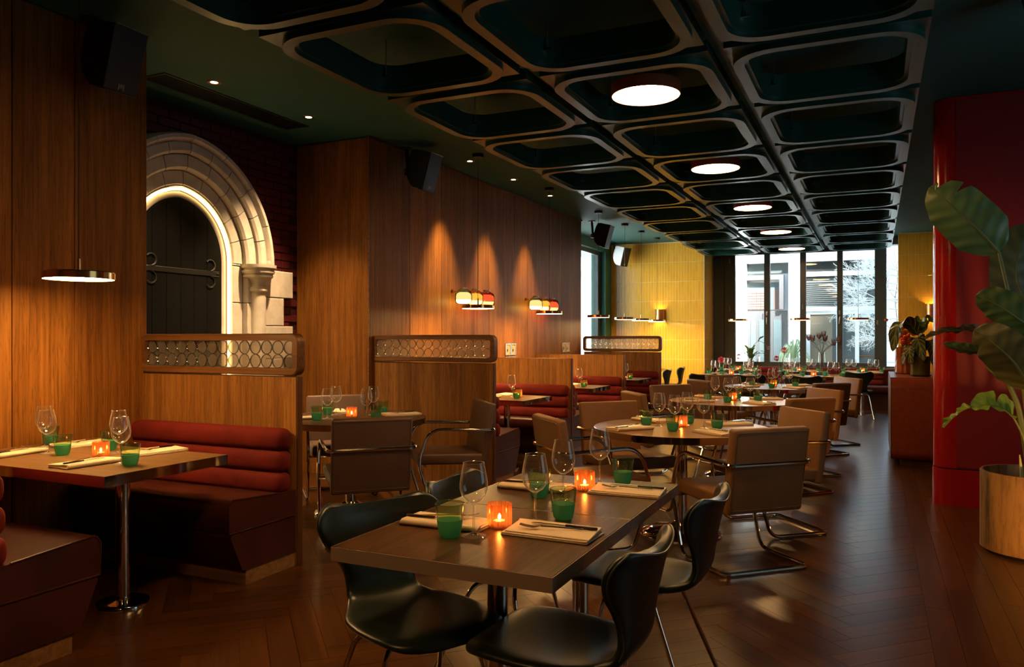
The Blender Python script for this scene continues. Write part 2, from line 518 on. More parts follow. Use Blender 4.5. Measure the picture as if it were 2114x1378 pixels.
def uv_mesh(mb, name, m, loc_uv=None):
    me = mb.mesh(name, m, smooth=False)
    uv = me.uv_layers.new(name='UVMap')
    for lp in me.loops:
        co = me.vertices[lp.vertex_index].co
        uv.data[lp.index].uv = (co.x, co.y) if loc_uv is None else loc_uv[lp.vertex_index]
    return me
def vis(p):
    x, y, d = proj(p[0], p[1])
    ok = d > 1.0 and -60 < x < 2180 and y < 1450
    if p[0] > 0.45 and p[1] > 7.2: ok = False
    if p[0] < -3.3 and not (3.8 < p[1] < 6.2 or p[1] < 3.3): ok = False
    if p[0] < -4.3: ok = False
    return ok
planks.sort(key=lambda p: (not vis(p), proj(p[0], p[1])[2]))
pm = {}
rest, rest_uv = MB(), []
for n, (cx, cy, a, L, cl) in enumerate(planks):
    if n < 300 and vis((cx, cy)):
        if cl is None:
            if L not in pm: pm[L] = uv_mesh(plank_mesh(L), 'plank', M['floor_wood'])
            me = pm[L]
        else:
            me = uv_mesh(plank_mesh(L, cl, cx, cy, a), 'plank', M['floor_wood'])
        link('plank', me, floor, (cx, cy, -random.random() * 0.0005), a)
    else:
        pk = plank_mesh(L, cl, cx, cy, a)
        u0, v0 = random.random() * 20, random.random() * 20
        rest_uv += [(v[0] + u0, v[1] + v0) for v in pk.v]
        rest.add(pk.v, pk.f, Matrix.Translation((cx, cy, 0)) @ Matrix.Rotation(a, 4, 'Z'))
ro = link('far_planks', uv_mesh(rest, 'far_planks', M['floor_wood'], rest_uv), floor)
ro['kind'] = 'stuff'

# panelled wall beside the booths
def panel_run(parent, x, joints, z0, z1, m, thick=0.02, name='panel'):
    for a, b in zip(joints, joints[1:]):
        MB().rbox(x - thick / 2, (a + b) / 2, (z0 + z1) / 2, thick, b - a - 0.005, z1 - z0, 0.002, 1).build(name, m, parent, smooth=False)
wl = slab('wall_left', -4.9, WX - 0.02, -2.6, 3.70, -0.2, CEIL, M['edge_wood'])
panel_run(wl, WX, [-2.6, -1.2, 0.2, 1.5, 2.15, 2.80, 3.18, 3.70], 0, CEIL - 0.012, M['wall_wood'])
wm = slab('wall_booths', -5.45, WX - 0.02, 6.24, 12.19, -0.2, CEIL, M['edge_wood'])
panel_run(wm, WX, [6.235, 6.95, 7.6, 8.8, 10.0, 11.3, 12.19], 0, CEIL - 0.012, M['wall_wood'])
MB().rbox((-5.3 + WX) / 2, 6.23, CEIL / 2 - 0.006, abs(-5.3 - WX) - 0.004, 0.02, CEIL - 0.012, 0.002, 1).build('panel', M['wall_wood'], wm, smooth=False)
MB().box(WX - 0.003, 6.222, CEIL / 2, 0.012, 0.010, CEIL - 0.02).build('trim', M['rail_wood'], wm, smooth=False)
structure(MB().span(WX + 0.001, WX + 0.02, 6.22, 12.19, CEIL - 0.022, CEIL).build('trim_1', M['edge_wood'], smooth=False))

# alcove wall: painted brick round a pointed stone doorway
wa = slab('wall_alcove', -5.6, -5.312, 3.4, 6.24, -0.2, CEIL, M['mortar'])
slab('wall_alcove_side', -5.5, WX - 0.02, 3.40, 3.69, -0.2, CEIL, M['edge_wood'])
AY, SPR = 4.77, 2.03
bme = MB().rbox(0, 0, 0, 0.016, 0.215, 0.066, 0.003, 1).mesh('brick', M['brick_paint'], smooth=False)
bhe = MB().rbox(0, 0, 0, 0.016, 0.1025, 0.066, 0.003, 1).mesh('brick', M['brick_paint'], smooth=False)
for r in range(43):
    z = 0.04 + r * 0.0755
    if z > 3.27: break
    if z < 1.3: continue
    y = 4.2 - (0.1125 if r % 2 else 0)
    kk = 0
    while y < 6.2:
        head = (r % 4 == 3 and kk % 3 == 1)
        w = 0.1125 if head else 0.225
        yc = y + w / 2
        hw = 0.86 if z <= SPR else (0.90 * math.sqrt(max(0, 1 - ((z - SPR) / 0.98) ** 2)))
        if yc - AY > hw and yc < 6.17 or (z > 3.0 and yc < 6.17):
            link('brick', bhe if head else bme, wa, (-5.304 + random.uniform(-0.002, 0.002), yc, z), rot=(random.uniform(-.006, .006), 0, random.uniform(-.006, .006)))
        y += w; kk += 1

# pointed arch
def arc_pt(a, rise, t):
    """half-arch from springing (t=0) to apex (t=1): offset from the axis and height over the springing"""
    c = (rise * rise - a * a) / (2 * a); R = a + c
    tm = math.acos(c / R)
    th = tm * t
    return R * math.cos(th) - c, R * math.sin(th)
arch = thing('stone_archway', 'pale limestone pointed archway with mouldings set in the maroon brick wall', 'archway', (-5.3, AY, 0))
rings = [  # inner half-span, rise, outer half-span, rise, back, front (towards the room), stones per side
    (0.555, 0.600, 0.68, 0.73, -0.02, 0.03, 5),
    (0.685, 0.735, 0.80, 0.86, -0.02, 0.085, 5),
    (0.805, 0.865, 0.895, 0.955, -0.02, 0.125, 6),
]
for (ai, ri, ao, ro_, b, fr, ns) in rings:
    for side in (-1, 1):
        for q in range(ns):
            t0, t1 = q / ns + 0.003, (q + 1) / ns - 0.003
            inner = [arc_pt(ai, ri, t0 + (t1 - t0) * e / 4) for e in range(5)]
            outer = [arc_pt(ao, ro_, t0 + (t1 - t0) * e / 4) for e in range(5)]
            ch = 0.02
            mb = MB(); secs = []
            for (iy, iz), (oy, oz) in zip(inner, outer):
                wd = Vector((oy - iy, oz - iz)); L = wd.length; wd /= L
                def P(d, x): return (x, side * (iy + wd.x * d), SPR + iz + wd.y * d)
                secs.append([P(0, b), P(0, fr - ch), P(ch, fr), P(L - ch * 0.4, fr), P(L, fr - ch * 0.4), P(L, b)])
            rows = secs
            for u in range(4):
                mb.loops([rows[u], rows[u + 1]], closed=False)
            mb.add(rows[0], [tuple(range(6))]); mb.add(rows[-1], [tuple(range(5, -1, -1))])
            mb.build('stone', M['stone'], arch, ang=30)
    for side in (-1, 1):           # jamb courses under the springing
        if ai > 0.8: continue
        z = 0.0
        while z < SPR - 0.01:
            h = min(0.335, SPR - z)
            y0, y1 = side * ai, side * ao
            MB().rbox((b + fr) / 2, (y0 + y1) / 2, z + h / 2, fr - b, abs(y1 - y0) - 0.003, h - 0.004, 0.006, 1).build('stone', M['stone'], arch, smooth=False)
            z += h
hood_r = [(0.0, 0.0), (0.0, 0.12), (0.03, 0.165), (0.06, 0.165), (0.075, 0.13), (0.085, 0.0)]
for side in (-1, 1):               # projecting hood mould, in lengths
    for q in range(4):
        rows = []
        for e in range(6):
            t = q / 4 + 0.002 + (0.25 - 0.004) * e / 5
            iy, iz = arc_pt(0.897, 0.957, t); oy, oz = arc_pt(0.982, 1.047, t)
            wd = Vector((oy - iy, oz - iz)).normalized()
            rows.append([(x - 0.01, side * (iy + wd.x * d), SPR + 0.0 + iz + wd.y * d) for d, x in hood_r])
        mb = MB()
        mb.loops(rows, closed=False)
        mb.add(rows[0], [tuple(range(6))]); mb.add(rows[-1], [tuple(range(5, -1, -1))])
        mb.build('hood_mould', M['stone'], arch, ang=50)
    # carved stop under the hood
    mb = MB().lathe([(0, -0.09), (0.03, -0.085), (0.045, -0.05), (0.04, -0.01), (0.055, 0.02), (0.05, 0.05), (0, 0.06)], 10, (0.1, side * 0.94, SPR))
    mb.rbox(0.12, side * 0.945, SPR + 0.0, 0.06, 0.06, 0.05, 0.015, 1)
    mb.build('hood_stop', M['stone'], arch)
    cy = side * 0.80
    MB().lathe([(0.072, 0.0), (0.072, 1.80)], 20, (0.10, cy, 0)).build('column_shaft', M['stone'], arch)
    MB().lathe([(0.072, 1.775), (0.09, 1.79), (0.09, 1.81), (0.075, 1.825), (0.078, 1.86), (0.095, 1.895), (0.135, 1.915), (0.14, 1.93), (0.13, 1.94), (0.15, 1.955),
                (0.152, 1.975), (0.142, 1.985), (0.165, 2.0), (0.168, 2.028), (0.0, 2.03)], 20, (0.10, cy, 0)).build('capital', M['stone'], arch)
    z = 0.0; q = 0
    while z < 1.99:
        h = min(0.27 if q % 2 else 0.31, 2.0 - z)
        wq = 0.44 if q % 2 == 0 else 0.31
        MB().rbox(0.03, side * (0.86 + wq / 2), z + h / 2, 0.11, wq, h - 0.004, 0.006, 1).build('stone', M['stone'], arch, smooth=False)
        z += h; q += 1
# warm strip round the inside of the stone
path = [(0.005, 0.535, 0.02)]
path += [(0.005, 0.535, SPR)] + [(0.005, y * 1.0, SPR + z) for y, z in [arc_pt(0.535, 0.58, t / 14) for t in range(1, 15)]]
path += [(0.005, -p[1], p[2]) for p in reversed(path[:-1])]
strip = thing('led_strip', 'glowing warm light strip lining the inside of the pointed stone arch', 'light', (-5.3, AY, 0))
MB().tube(path, 0.0135, 8).build('light_tube', M['led'], strip)
rv = []                            # smooth reveal behind the strip
for (a, r, x) in ((0.455, 0.50, -0.02), (0.475, 0.52, -0.005), (0.515, 0.56, -0.012), (0.556, 0.601, -0.012), (0.556, 0.601, 0.02)):
    pts = [(x, a, 0.0), (x, a, SPR)] + [(x, y, SPR + z) for y, z in [arc_pt(a, r, t / 14) for t in range(1, 15)]]
    pts += [(x, -p[1], p[2]) for p in reversed(pts[:-1])]
    rv.append(pts)
MB().grid(rv).build('reveal', M['stone'], arch, ang=60)
# old plank door inside the arch
dr = structure(MB().prism([(-0.46, 0), (0.46, 0), (0.46, SPR)] + [(y, SPR + z) for y, z in [arc_pt(0.46, 0.51, t / 10) for t in range(1, 11)]] + [(-y, SPR + z) for y, z in [arc_pt(0.46, 0.51, t / 10) for t in range(9, -1, -1)]], -0.016, -0.009, 'x').build('door_1', M['dark_door']))
dr.location = (-5.3, AY, 0)
for q in range(6):
    y0 = -0.43 + q * 0.1435
    ztop = SPR + 0.51 * math.sqrt(max(0.0, 1 - ((abs(y0 + 0.07)) / 0.49) ** 2)) - 0.02
    ya, yb = y0 + 0.002, y0 + 0.1415
    def arch_z(yy):
        yy = min(abs(yy), 0.449)
        lo_, hi_ = 0.0, 1.0
        for _ in range(24):
            md = (lo_ + hi_) / 2
            if arc_pt(0.45, 0.50, md)[0] > yy: lo_ = md
            else: hi_ = md
        return SPR + arc_pt(0.45, 0.50, lo_)[1]
    ol = [(ya, 0.01), (yb, 0.01)] + [(yb + (ya - yb) * e / 6, arch_z(yb + (ya - yb) * e / 6)) for e in range(7)]
    MB().prism(ol, -0.010, 0.001, 'x').build('plank', M['dark_door'], dr, smooth=False)
for z in (0.55, 1.92):
    mb = MB().rbox(0.004, 0.02, z, 0.008, 0.80, 0.045, 0.003, 1)
    for s in (1, -1):
        for cyy in (-0.3, 0.32):
            mb.tube([(0.005, cyy + 0.05 * math.cos(a), z + s * (0.07 + 0.05 * math.sin(a))) for a in [-PI / 2 + PI * 1.3 * e / 8 for e in range(9)]], 0.008, 5)
    mb.build('strap_hinge', M['iron'], dr)
MB().add(*(lambda b: (b.v, b.f))(MB().lathe([(0, 0.0), (0.02, 0.004), (0, 0.018)], 8))).build('stud', M['iron'], dr).location = (0.002, 0.40, 1.92)

# tiled wall at the far end
tile_w, tile_h = 0.0565, 0.394
tme = MB().rbox(0, 0, 0, tile_w - 0.0045, 0.010, tile_h - 0.0045, 0.0018, 1).mesh('tile', M['yellow_tile'], smooth=False)
def tile_wall(parent, x0, ncol, y, z0, nrow, me=tme):
    for c in range(ncol):
        for r in range(nrow):
            z = z0 + (r + 0.5) * tile_h
            if z > CEIL: continue
            link('tile', me, parent, (x0 + (c + 0.5) * tile_w, y + 0.0030 + random.uniform(-0.0006, 0.0006), z), rot=(random.uniform(-.004, .004), 0, random.uniform(-.006, .006)))
wy = slab('wall_far', -5.35, -3.105, 15.75, 16.0, -0.2, CEIL, M['grout'])
tile_wall(wy, -5.04, 34, 15.75, 0.13, 8)
structure(MB().span(-5.04, -3.1, 15.735, 15.75, 0, 0.13).build('baseboard_far', M['black'], smooth=False))
wr = slab('wall_far_return', -3.35, -3.105, 16.0, 16.75, -0.2, CEIL, M['grout'])
rme = MB().rbox(0, 0, 0, 0.010, 0.205, tile_h - 0.004, 0.002, 1).mesh('tile', M['tile_end'], smooth=False)
for c in range(4):
    for r in range(8):
        link('tile', rme, wr, (-3.098, 15.77 + c * 0.21 + 0.1, 0.13 + (r + 0.5) * tile_h))
wp = slab('wall_pillar', 0.385, 2.6, 16.2, 16.9, -0.2, CEIL, M['grout'])
tile_wall(wp, 0.377, 14, 16.2, 0.13, 8)
slab('wall_left_far', -5.35, -5.05, 12.15, 12.75, -0.2, CEIL, M['green_jamb'])
slab('wall_left_sill', -5.35, -5.05, 12.7, 15.75, -0.2, 0.5, M['green_jamb'])
slab('wall_left_head', -5.35, -5.05, 12.7, 15.75, 3.12, CEIL, M['green_jamb'])
slab('wall_left_jamb', -5.35, -5.04, 15.36, 15.76, -0.2, CEIL, M['green_jamb'])
slab('wall_booth_end', -5.3, WX - 0.005, 12.17, 12.2, -0.2, CEIL, M['edge_wood'])
slab('wall_far_sill', -3.2, 2.6, 16.62, 16.9, -0.2, 0.74, M['rust'])
slab('wall_far_head', -3.2, 2.6, 16.62, 16.9, 3.14, CEIL, M['window_frame'])
structure(MB().span(-3.1, 0.385, 16.5, 16.72, 0.735, 0.765).build('trim_2', M['plinth_wood'], smooth=False))

# windows
def window(name, segs, pane_box, frame_m=M['window_frame']):
    mb = MB()
    for s in segs: mb.span(*s)
    o = structure(mb.build(name, frame_m, smooth=False))
    for pb in pane_box:
        MB().span(*pb).build('pane', M['pane'], o, smooth=False)
    return o
xs = [-3.1, -2.65, -2.075, -1.96, -1.382, -1.27, -0.695, -0.59, -0.02, 0.19]
fr = []
for a, b in ((-3.1, -2.88), (-2.865, -2.65), (-2.075, -1.96), (-1.382, -1.27), (-0.695, -0.59), (-0.02, 0.185)):
    fr.append((a, b, 16.66, 16.76, 0.765, 3.14))
fr.append((-2.9, -2.85, 16.69, 16.75, 0.765, 3.14))
for a, b in ((-2.65, -2.075), (-1.96, -1.382), (-1.27, -0.695), (-0.59, -0.02)):
    fr += [(a, b, 16.67, 16.75, 0.765, 0.86), (a, b, 16.67, 16.75, 3.06, 3.14)]
w1 = window('window_1', fr, [(a, b, 16.705, 16.713, 0.86, 3.06) for a, b in ((-2.65, -2.075), (-1.96, -1.382), (-1.27, -0.695), (-0.59, -0.02))])
for x, tilt in ((-2.02, 0), (-0.645, 0.12)):
    MB().rbox(0, 0, 0, 0.035, 0.02, 0.09, 0.012, 2).build('handle_plate', M['grey_metal'], w1).location = (x, 16.65, 1.85)
    h = MB().rbox(0, 0, 0, 0.028, 0.022, 0.15, 0.01, 2).build('handle', M['grey_metal'], w1); h.location = (x, 16.635, 1.70); h.rotation_euler = (0, tilt, 0)
MB().rbox(0, 0, 0, 0.035, 0.02, 0.09, 0.012, 2).build('handle_plate', M['grey_metal'], w1).location = (0.03, 16.65, 1.65)
for x, z in ((-2.76, 1.95), (-1.33, 1.98), (-2.76, 2.95)):
    MB().rbox(0, 0, 0, 0.018, 0.02, 0.12, 0.006, 1).build('hinge', M['grey_metal'], w1).location = (x, 16.65, z)
w2 = window('window_2', [(0.185, 0.385, 16.68, 16.74, 0.765, 0.80)], [(0.185, 0.385, 16.705, 16.713, 0.80, 3.14)])
w3 = window('window_3', [(-5.25, -5.15, 12.75, 12.83, 0.5, 3.12), (-5.25, -5.15, 15.2, 15.36, 0.5, 3.12), (-5.25, -5.15, 12.83, 15.2, 0.5, 0.58), (-5.25, -5.15, 12.83, 15.2, 3.04, 3.12)],
            [(-5.204, -5.196, 12.83, 15.2, 0.58, 3.04)])

# red lacquer block at the side of the aisle
def blk(g, r): return rect_path(2.2 + 2 * g, 0.30 + 2 * g, r, 10, 0.432 + 1.1, 7.20 + 0.15)
rp = structure(MB().prism(blk(0, 0.13), 0.305, CEIL - 0.005).build('wall_red_block', M['red_lacquer']))
MB().prism(blk(-0.01, 0.12), 0.29, 0.31).build('shadow_gap', M['black'], rp)
MB().prism(blk(0.006, 0.135), 0.0, 0.295).build('plinth', M['red_lacquer'], rp)
MB().span(0.585, 2.5, 7.192, 7.204, 0.315, CEIL - 0.03).build('panel', M['red_matt'], rp, smooth=False)

# ------------------------------------------------------------------ street outside
structure(MB().span(-14, 12, 17.0, 40, -0.25, -0.05).build('ground', noisy('grey_paving', (0.55, 0.55, 0.53), (0.68, 0.68, 0.66), 3, 0.8, 0.1), smooth=False))
structure(MB().span(-30, -5.6, -3, 17.0, -0.25, -0.05).build('ground_side', M['white'], smooth=False))
white_out = base_mat('white_render', (0.75, 0.77, 0.79), 0.7)[0]
grey_out = base_mat('pale_grey_frame', (0.085, 0.082, 0.088), 0.5)[0]
darkglass = base_mat('dark_shop_glass', (0.09, 0.11, 0.115), 0.1)[0]
glass_out = base_mat('reflecting_glass', (0.10, 0.13, 0.14), 0.08)[0]
louvre_m = base_mat('louvre_grey', (0.17, 0.18, 0.18), 0.5)[0]
brick_o = base_mat('red_brick_out', (0.14, 0.085, 0.075), 0.8)[0]
beige_o = base_mat('beige_blind', (0.2, 0.165, 0.12), 0.7)[0]
bd = thing('building', 'white rendered shopfront building with grey doors and louvres across the street', 'building', (0, 20.0, 0))
MB().span(-12, 0.12, 0.35, 4, -0.1, 3.25).span(-12, 0.12, 0.1, 4, 3.2, 3.55).build('wall', white_out, bd, smooth=False)
for x0, x1, d in ((-3.5, -2.93, 0.0), (-1.92, -1.62, 0.0), (-4.6, -4.2, 0.0), (-0.02, 0.12, 0.1)):
    MB().span(x0, x1, d, 0.4, -0.1, 3.25).build('column', white_out, bd, smooth=False)
MB().span(-2.93, -1.92, 0.28, 0.36, 2.95, 3.2).build('header', base_mat('dark_header', (0.06, 0.07, 0.07), 0.5)[0], bd, smooth=False)
MB().span(-2.93, -2.05, 0.12, 0.3, 2.78, 2.9).span(-2.15, -2.05, 0.12, 0.3, 2.05, 2.779).build('canopy', grey_out, bd, smooth=False)
MB().span(-2.93, -2.15, 0.29, 0.345, 2.05, 2.72).build('transom_pane', glass_out, bd, smooth=False)
ob = MB().span(-2.93, -2.5, 0.283, 0.29, 2.05, 2.55).span(-2.3, -2.15, 0.283, 0.29, 2.05, 2.55).build('brick_patch', brick_o, bd, smooth=False)  # brick reflection in the transom glass, modelled as solid bricks
for r in range(7):
    for c in range(4):
        MB().rbox(-2.93 + 0.055 + c * 0.107, 0.28, 2.09 + r * 0.066, 0.10, 0.012, 0.058, 0.003, 1).build('brick', brick_o, bd, smooth=False)
door = MB().span(-2.93, -1.98, 0.27, 0.35, -0.05, 2.02).build('door', grey_out, bd, smooth=False)
for x0, x1 in ((-2.84, -2.72), (-2.64, -2.44), (-2.30, -2.1)):
    MB().span(x0, x1, 0.26, 0.275, 0.1, 1.8).build('pane', glass_out, door, smooth=False)
MB().span(-2.56, -2.545, 0.262, 0.272, -0.05, 1.95).build('door_joint', M['dark'], door, smooth=False)
for x, s in ((-2.63, -1), (-2.46, 1)):
    MB().tube(fillet([(x, 0.26, 0.36), (x, 0.2, 0.36), (x, 0.2, 0.86), (x, 0.26, 0.86)], 0.04), 0.015, 8).build('handle', base_mat('cream_pull', (0.7, 0.66, 0.5), 0.4)[0], door)
MB().span(-1.62, -0.02, 0.28, 0.34, 2.75, 3.2).build('dark_band', M['dark'], bd, smooth=False)
MB().span(-1.62, -0.02, 0.24, 0.34, 2.84, 2.95).build('white_band', white_out, bd, smooth=False)
lv = MB().span(-1.62, -0.02, 0.3, 0.34, 2.1, 2.75).build('louvre', louvre_m, bd, smooth=False)
lsl = MB().box(0, 0, 0, 0.78, 0.05, 0.008).mesh('slat', louvre_m, smooth=False)
for r in range(13):
    for cx in (-1.22, -0.41):
        link('slat', lsl, lv, (cx, 0.28, 2.13 + r * 0.048), rot=(0.6, 0, 0))
MB().span(-1.62, -0.02, 0.2, 0.34, 2.0, 2.1).build('white_band', white_out, bd, smooth=False)
sf = MB().span(-1.60, -1.45, 0.26, 0.36, -0.05, 1.919).span(-0.86, -0.72, 0.26, 0.36, -0.05, 1.919).span(-0.45, -0.36, 0.26, 0.36, -0.05, 1.919).span(-1.6, -0.02, 0.26, 0.36, 1.92, 1.998).build('shop_frame', white_out, bd, smooth=False)
MB().span(-1.45, -0.86, 0.3, 0.35, -0.05, 1.92).build('blind', beige_o, bd, smooth=False)
MB().span(-0.95, -0.86, 0.29, 0.3, -0.05, 1.92).build('dark_pane', darkglass, bd, smooth=False)
MB().span(-0.72, -0.02, 0.3, 0.35, -0.05, 1.92).build('dark_pane', darkglass, bd, smooth=False)
for z in (0.62, 0.92, 1.25):
    MB().span(-0.36, -0.04, 0.275, 0.3, z, z + 0.018).build('shelf', M['copper'], bd, smooth=False)
# far pale building in the gap and on the side street
fb = thing('building', 'far pale building behind the bare tree at the end of the street', 'building', (4.0, 34, 0))
MB().span(-3.6, 6, 0, 3, -0.1, 3.4).build('wall', base_mat('blue_white_wall', (0.12, 0.17, 0.2), 0.8)[0], fb, smooth=False)
MB().span(-3.6, 6, -0.05, 0, 0.4, 0.9).build('plinth', base_mat('slate_blue', (0.07, 0.13, 0.18), 0.6)[0], fb, smooth=False)
sb = thing('building', 'bright white building seen through the tall window past the booths', 'building', (-10.5, 20, 0))
mb = MB().span(-2, 0, -14, -0.8, -0.1, 6).build('wall', white_out, sb, smooth=False)
shl = MB().box(0, 0, 0, 0.05, 1.3, 0.02).mesh('slat', grey_out, smooth=False)
shf = MB().span(0, 0.02, -2.1, -0.9, 1.2, 2.55).build('shutter', white_out, sb, smooth=False)
for r in range(14): link('slat', shl, shf, (0.03, -1.5, 1.25 + r * 0.09))
MB().span(0, 0.06, -3.4, -0.8, 3.1, 3.6).build('fascia', base_mat('faded_sign_band', (0.35, 0.55, 0.5), 0.6)[0], sb, smooth=False)
# ------------------------------------------------------------------ booths
XE = -3.12
GLASS_SCREENS = {0: 'in front of the stone archway', 1: 'past the round table in the archway alcove', 4: 'at the far booth by the yellow tiles'}
PART_Y = [3.695, 6.33, 8.32, 10.35, 12.35]
PART_LAB = ['oak veneered booth partition in front of the stone archway', 'oak veneered booth partition behind the alcove chairs, joined to the pillar',
            'low oak partition without glass, nearer of the two between booths', 'low oak partition without glass, farther of the two between booths',
            'reddish oak partition under the glass screen beside the yellow tiled wall']
for i, y in enumerate(PART_Y):
    top = 1.125 if i in (0, 1, 4) else 1.12
    t = thing('booth_partition', PART_LAB[i], 'partition', ((WX + XE) / 2, y, 0), 0, None)
    Wd = XE - WX
    MB().rbox(0, 0, top / 2, Wd - 0.002, 0.046, top, 0.002, 1).build('core', M['edge_wood'], t, smooth=False)
    n = 5
    for q in range(n):
        for s in (-1, 1):
            MB().rbox(-Wd / 2 + (q + 0.5) * (Wd - 0.01) / n, s * 0.0245, top / 2 - 0.002, (Wd - 0.01) / n - 0.0008, 0.006, top - 0.006, 0.0005, 1).build('veneer_panel', M['part_wood'], t, smooth=False)
def glass_screen(y, label):
    t = thing('glass_screen', label, 'glass screen', ((WX + XE) / 2 - 0.005, y, 1.257), 0)
    Wd, H = XE - WX + 0.03, 0.252
    ou = rect_path(Wd, H, 0.055, 6); inn = rect_path(Wd - 0.085, H - 0.085, 0.018, 6)
    ob = rect_path(Wd - 0.012, H - 0.012, 0.05, 6)
    def r3(pts, yy): return [(p[0], yy, p[1]) for p in pts]
    MB().loops([r3(ob, -0.036), r3(ou, -0.030), r3(ou, 0.030), r3(ob, 0.036), r3(inn, 0.036), r3(inn, -0.036)]).build('frame', M['rail_wood'], t, ang=30)
    gw, gh = Wd - 0.085, H - 0.085
    MB().span(-gw / 2, gw / 2, -0.003, 0.003, -gh / 2, gh / 2).build('glass_sheet', M['screen_glass'], t, smooth=False)
    R = gw / 14 / 2
    rot = Matrix.Rotation(PI / 2, 4, 'X')
    disc = MB().lathe([(0, 0.008), (R * 0.5, 0.0075), (R * 0.86, 0.0055)], 20, M=rot).mesh('roundel', M['roundel'])
    ring = MB().lathe([(R * 0.86, 0.0035), (R * 0.86, 0.009), (R * 0.93, 0.012), (R * 0.985, 0.008), (R * 0.985, 0.0035)], 20, M=rot).mesh('rim', M['roundel_rim'])
    for c in range(14):
        for r in (-1, 1):
            d = link('roundel', disc, t, (-gw / 2 + (2 * c + 1) * R, 0, r * gh / 4.0))
            link('rim', ring, d)
    return t
glass_screen(3.695, 'oak framed screen of clear glass roundels in front of the lit stone arch')
glass_screen(6.33, 'oak framed screen of amber-looking glass roundels against the oak panelling')
glass_screen(12.35, 'oak framed screen of glass roundels backed by daylight and yellow tiles')

def bench_meshes(Wd):
    ms = []
    for k, z in enumerate((0.505, 0.63, 0.757)):
        ms.append(('back_roll', MB().rbox(0, 0.066 + (2 - k) * 0.006, z, Wd - 0.012, 0.128, 0.132, 0.052, 4).mesh('back_roll', M['velvet'])))
    prof = [(0.0, 0.30), (0.515, 0.30), (0.53, 0.315), (0.53, 0.455), (0.515, 0.478), (0.49, 0.485), (0.12, 0.455), (0.0, 0.452)]
    ms.append(('seat', MB().prism(prof, -Wd / 2 + 0.002, Wd / 2 - 0.002, 'x').mesh('seat', M['oxblood'], ang=60)))
    for s in (-1, 1):
        seam = MB()
        seam.tube([(s * (Wd / 2 - 0.003), y, z) for y, z in ((0.03, 0.305), (0.527, 0.305), (0.53, 0.45), (0.50, 0.484), (0.13, 0.457))], 0.005, 6)
        ms.append(('welt', seam.mesh('welt', M['oxblood'])))
    prof = [(0.0, 0.085), (0.42, 0.085), (0.432, 0.092), (0.518, 0.285), (0.51, 0.298), (0.0, 0.298)]
    ms.append(('base', MB().prism(prof, -Wd / 2 + 0.004, Wd / 2 - 0.004, 'x').mesh('base', M['oxblood'], ang=45)))
    ms.append(('plinth', MB().span(-Wd / 2 + 0.01, Wd / 2 - 0.012, 0.0, 0.40, 0, 0.085).mesh('plinth', M['plinth_wood'], smooth=False)))
    return ms
BW = XE - WX - 0.01
bms = bench_meshes(BW)
def bench(y, rz, label):
    t = thing('booth_bench', label, 'bench', ((WX + XE) / 2, y, 0), rz)
    for nme, me in bms: link(nme, me, t)
    return t
bench(1.845, 0, 'oxblood leather bench end nearest the camera, opposite the booth under the archway')
bench(3.695 - 0.03, PI, 'oxblood leather bench with wine velvet rolls below the archway glass screen')
bl = ['just behind the alcove partition', 'facing the camera in the booth past the alcove', 'backing onto the nearer low partition',
      'facing the camera in the middle booth', 'backing onto the farther low partition', 'facing the camera under the far glass screen']
for k, (y, rz) in enumerate(((6.36, 0), (8.29, PI), (8.35, 0), (10.32, PI), (10.38, 0), (12.32, PI))):
    bench(y, rz, 'wine velvet and leather booth bench ' + bl[k])

# ------------------------------------------------------------------ tables
def pole_and_base(t, x, y, z, r, R, flat=False):
    MB().lathe([(0, 0.012), (r, 0.012), (r, z - 0.05), (0, z - 0.05)], 20, (x, y, 0)).build('pole', M['chrome'], t)
    pr = [(0, 0.0), (R, 0.0), (R, 0.012), (R - 0.006, 0.02), (r + 0.02, 0.022), (r + 0.004, 0.03), (0, 0.03)] if flat else \
         [(0, 0.0), (R, 0.0), (R + 0.003, 0.012), (R - 0.01, 0.03), (R * 0.7, 0.052), (r * 2.2, 0.068), (r * 1.2, 0.09), (0, 0.09)]
    MB().lathe(pr, 32, (x, y, 0)).build('base', M['chrome'], t)
    MB().box(x, y, z - 0.052, 0.3, 0.3, 0.008).build('top_plate', M['black'], t, smooth=False)
def rect_table(label, x0, x1, y0, y1, wood_m, poles, edge_h=0.042, z=0.74, R=0.2, flat=True, group=None):
    cx, cy = (x0 + x1) / 2, (y0 + y1) / 2
    t = thing('rectangular_table', label, 'table', (cx, cy, 0), 0, group)
    hx, hy = (x1 - x0) / 2, (y1 - y0) / 2
    MB().rbox(0, 0, z - 0.012, 2 * hx - 0.006, 2 * hy - 0.006, 0.024, 0.0015, 1).build('tabletop', wood_m, t, smooth=False)
    eo = rect_path(2 * hx, 2 * hy, 0.003, 2); ei = rect_path(2 * hx - 0.006, 2 * hy - 0.006, 0.002, 2)
    MB().loops([[(p[0], p[1], z - 0.001) for p in ei], [(p[0], p[1], z - 0.001) for p in eo], [(p[0], p[1], z - edge_h) for p in eo], [(p[0], p[1], z - edge_h) for p in ei]]).build('edge_band', M['steel' if y0 < 1.9 or y0 < 2.6 and x0 > -2 else 'steel_polish'], t, ang=30)
    MB().span(-hx + 0.004, hx - 0.004, -hy + 0.004, hy - 0.004, z - edge_h + 0.004, z - 0.025).build('underside', M['edge_wood'], t, smooth=False)
    for px, py in poles: pole_and_base(t, px - cx, py - cy, z, 0.034, R, flat)
    return t
TZ = 0.74
rect_table('smoked oak square table nearest the camera, pushed against its twin', -1.465, -0.755, 1.868, 2.574, M['table_wood'], [(-1.12, 2.29)])
rect_table('smoked oak square table pushed against the one nearest the camera, window side', -1.465, -0.755, 2.577, 3.285, M['table_wood'], [(-1.12, 3.08)])
BT = [2.74, 7.30, 9.31, 11.34]
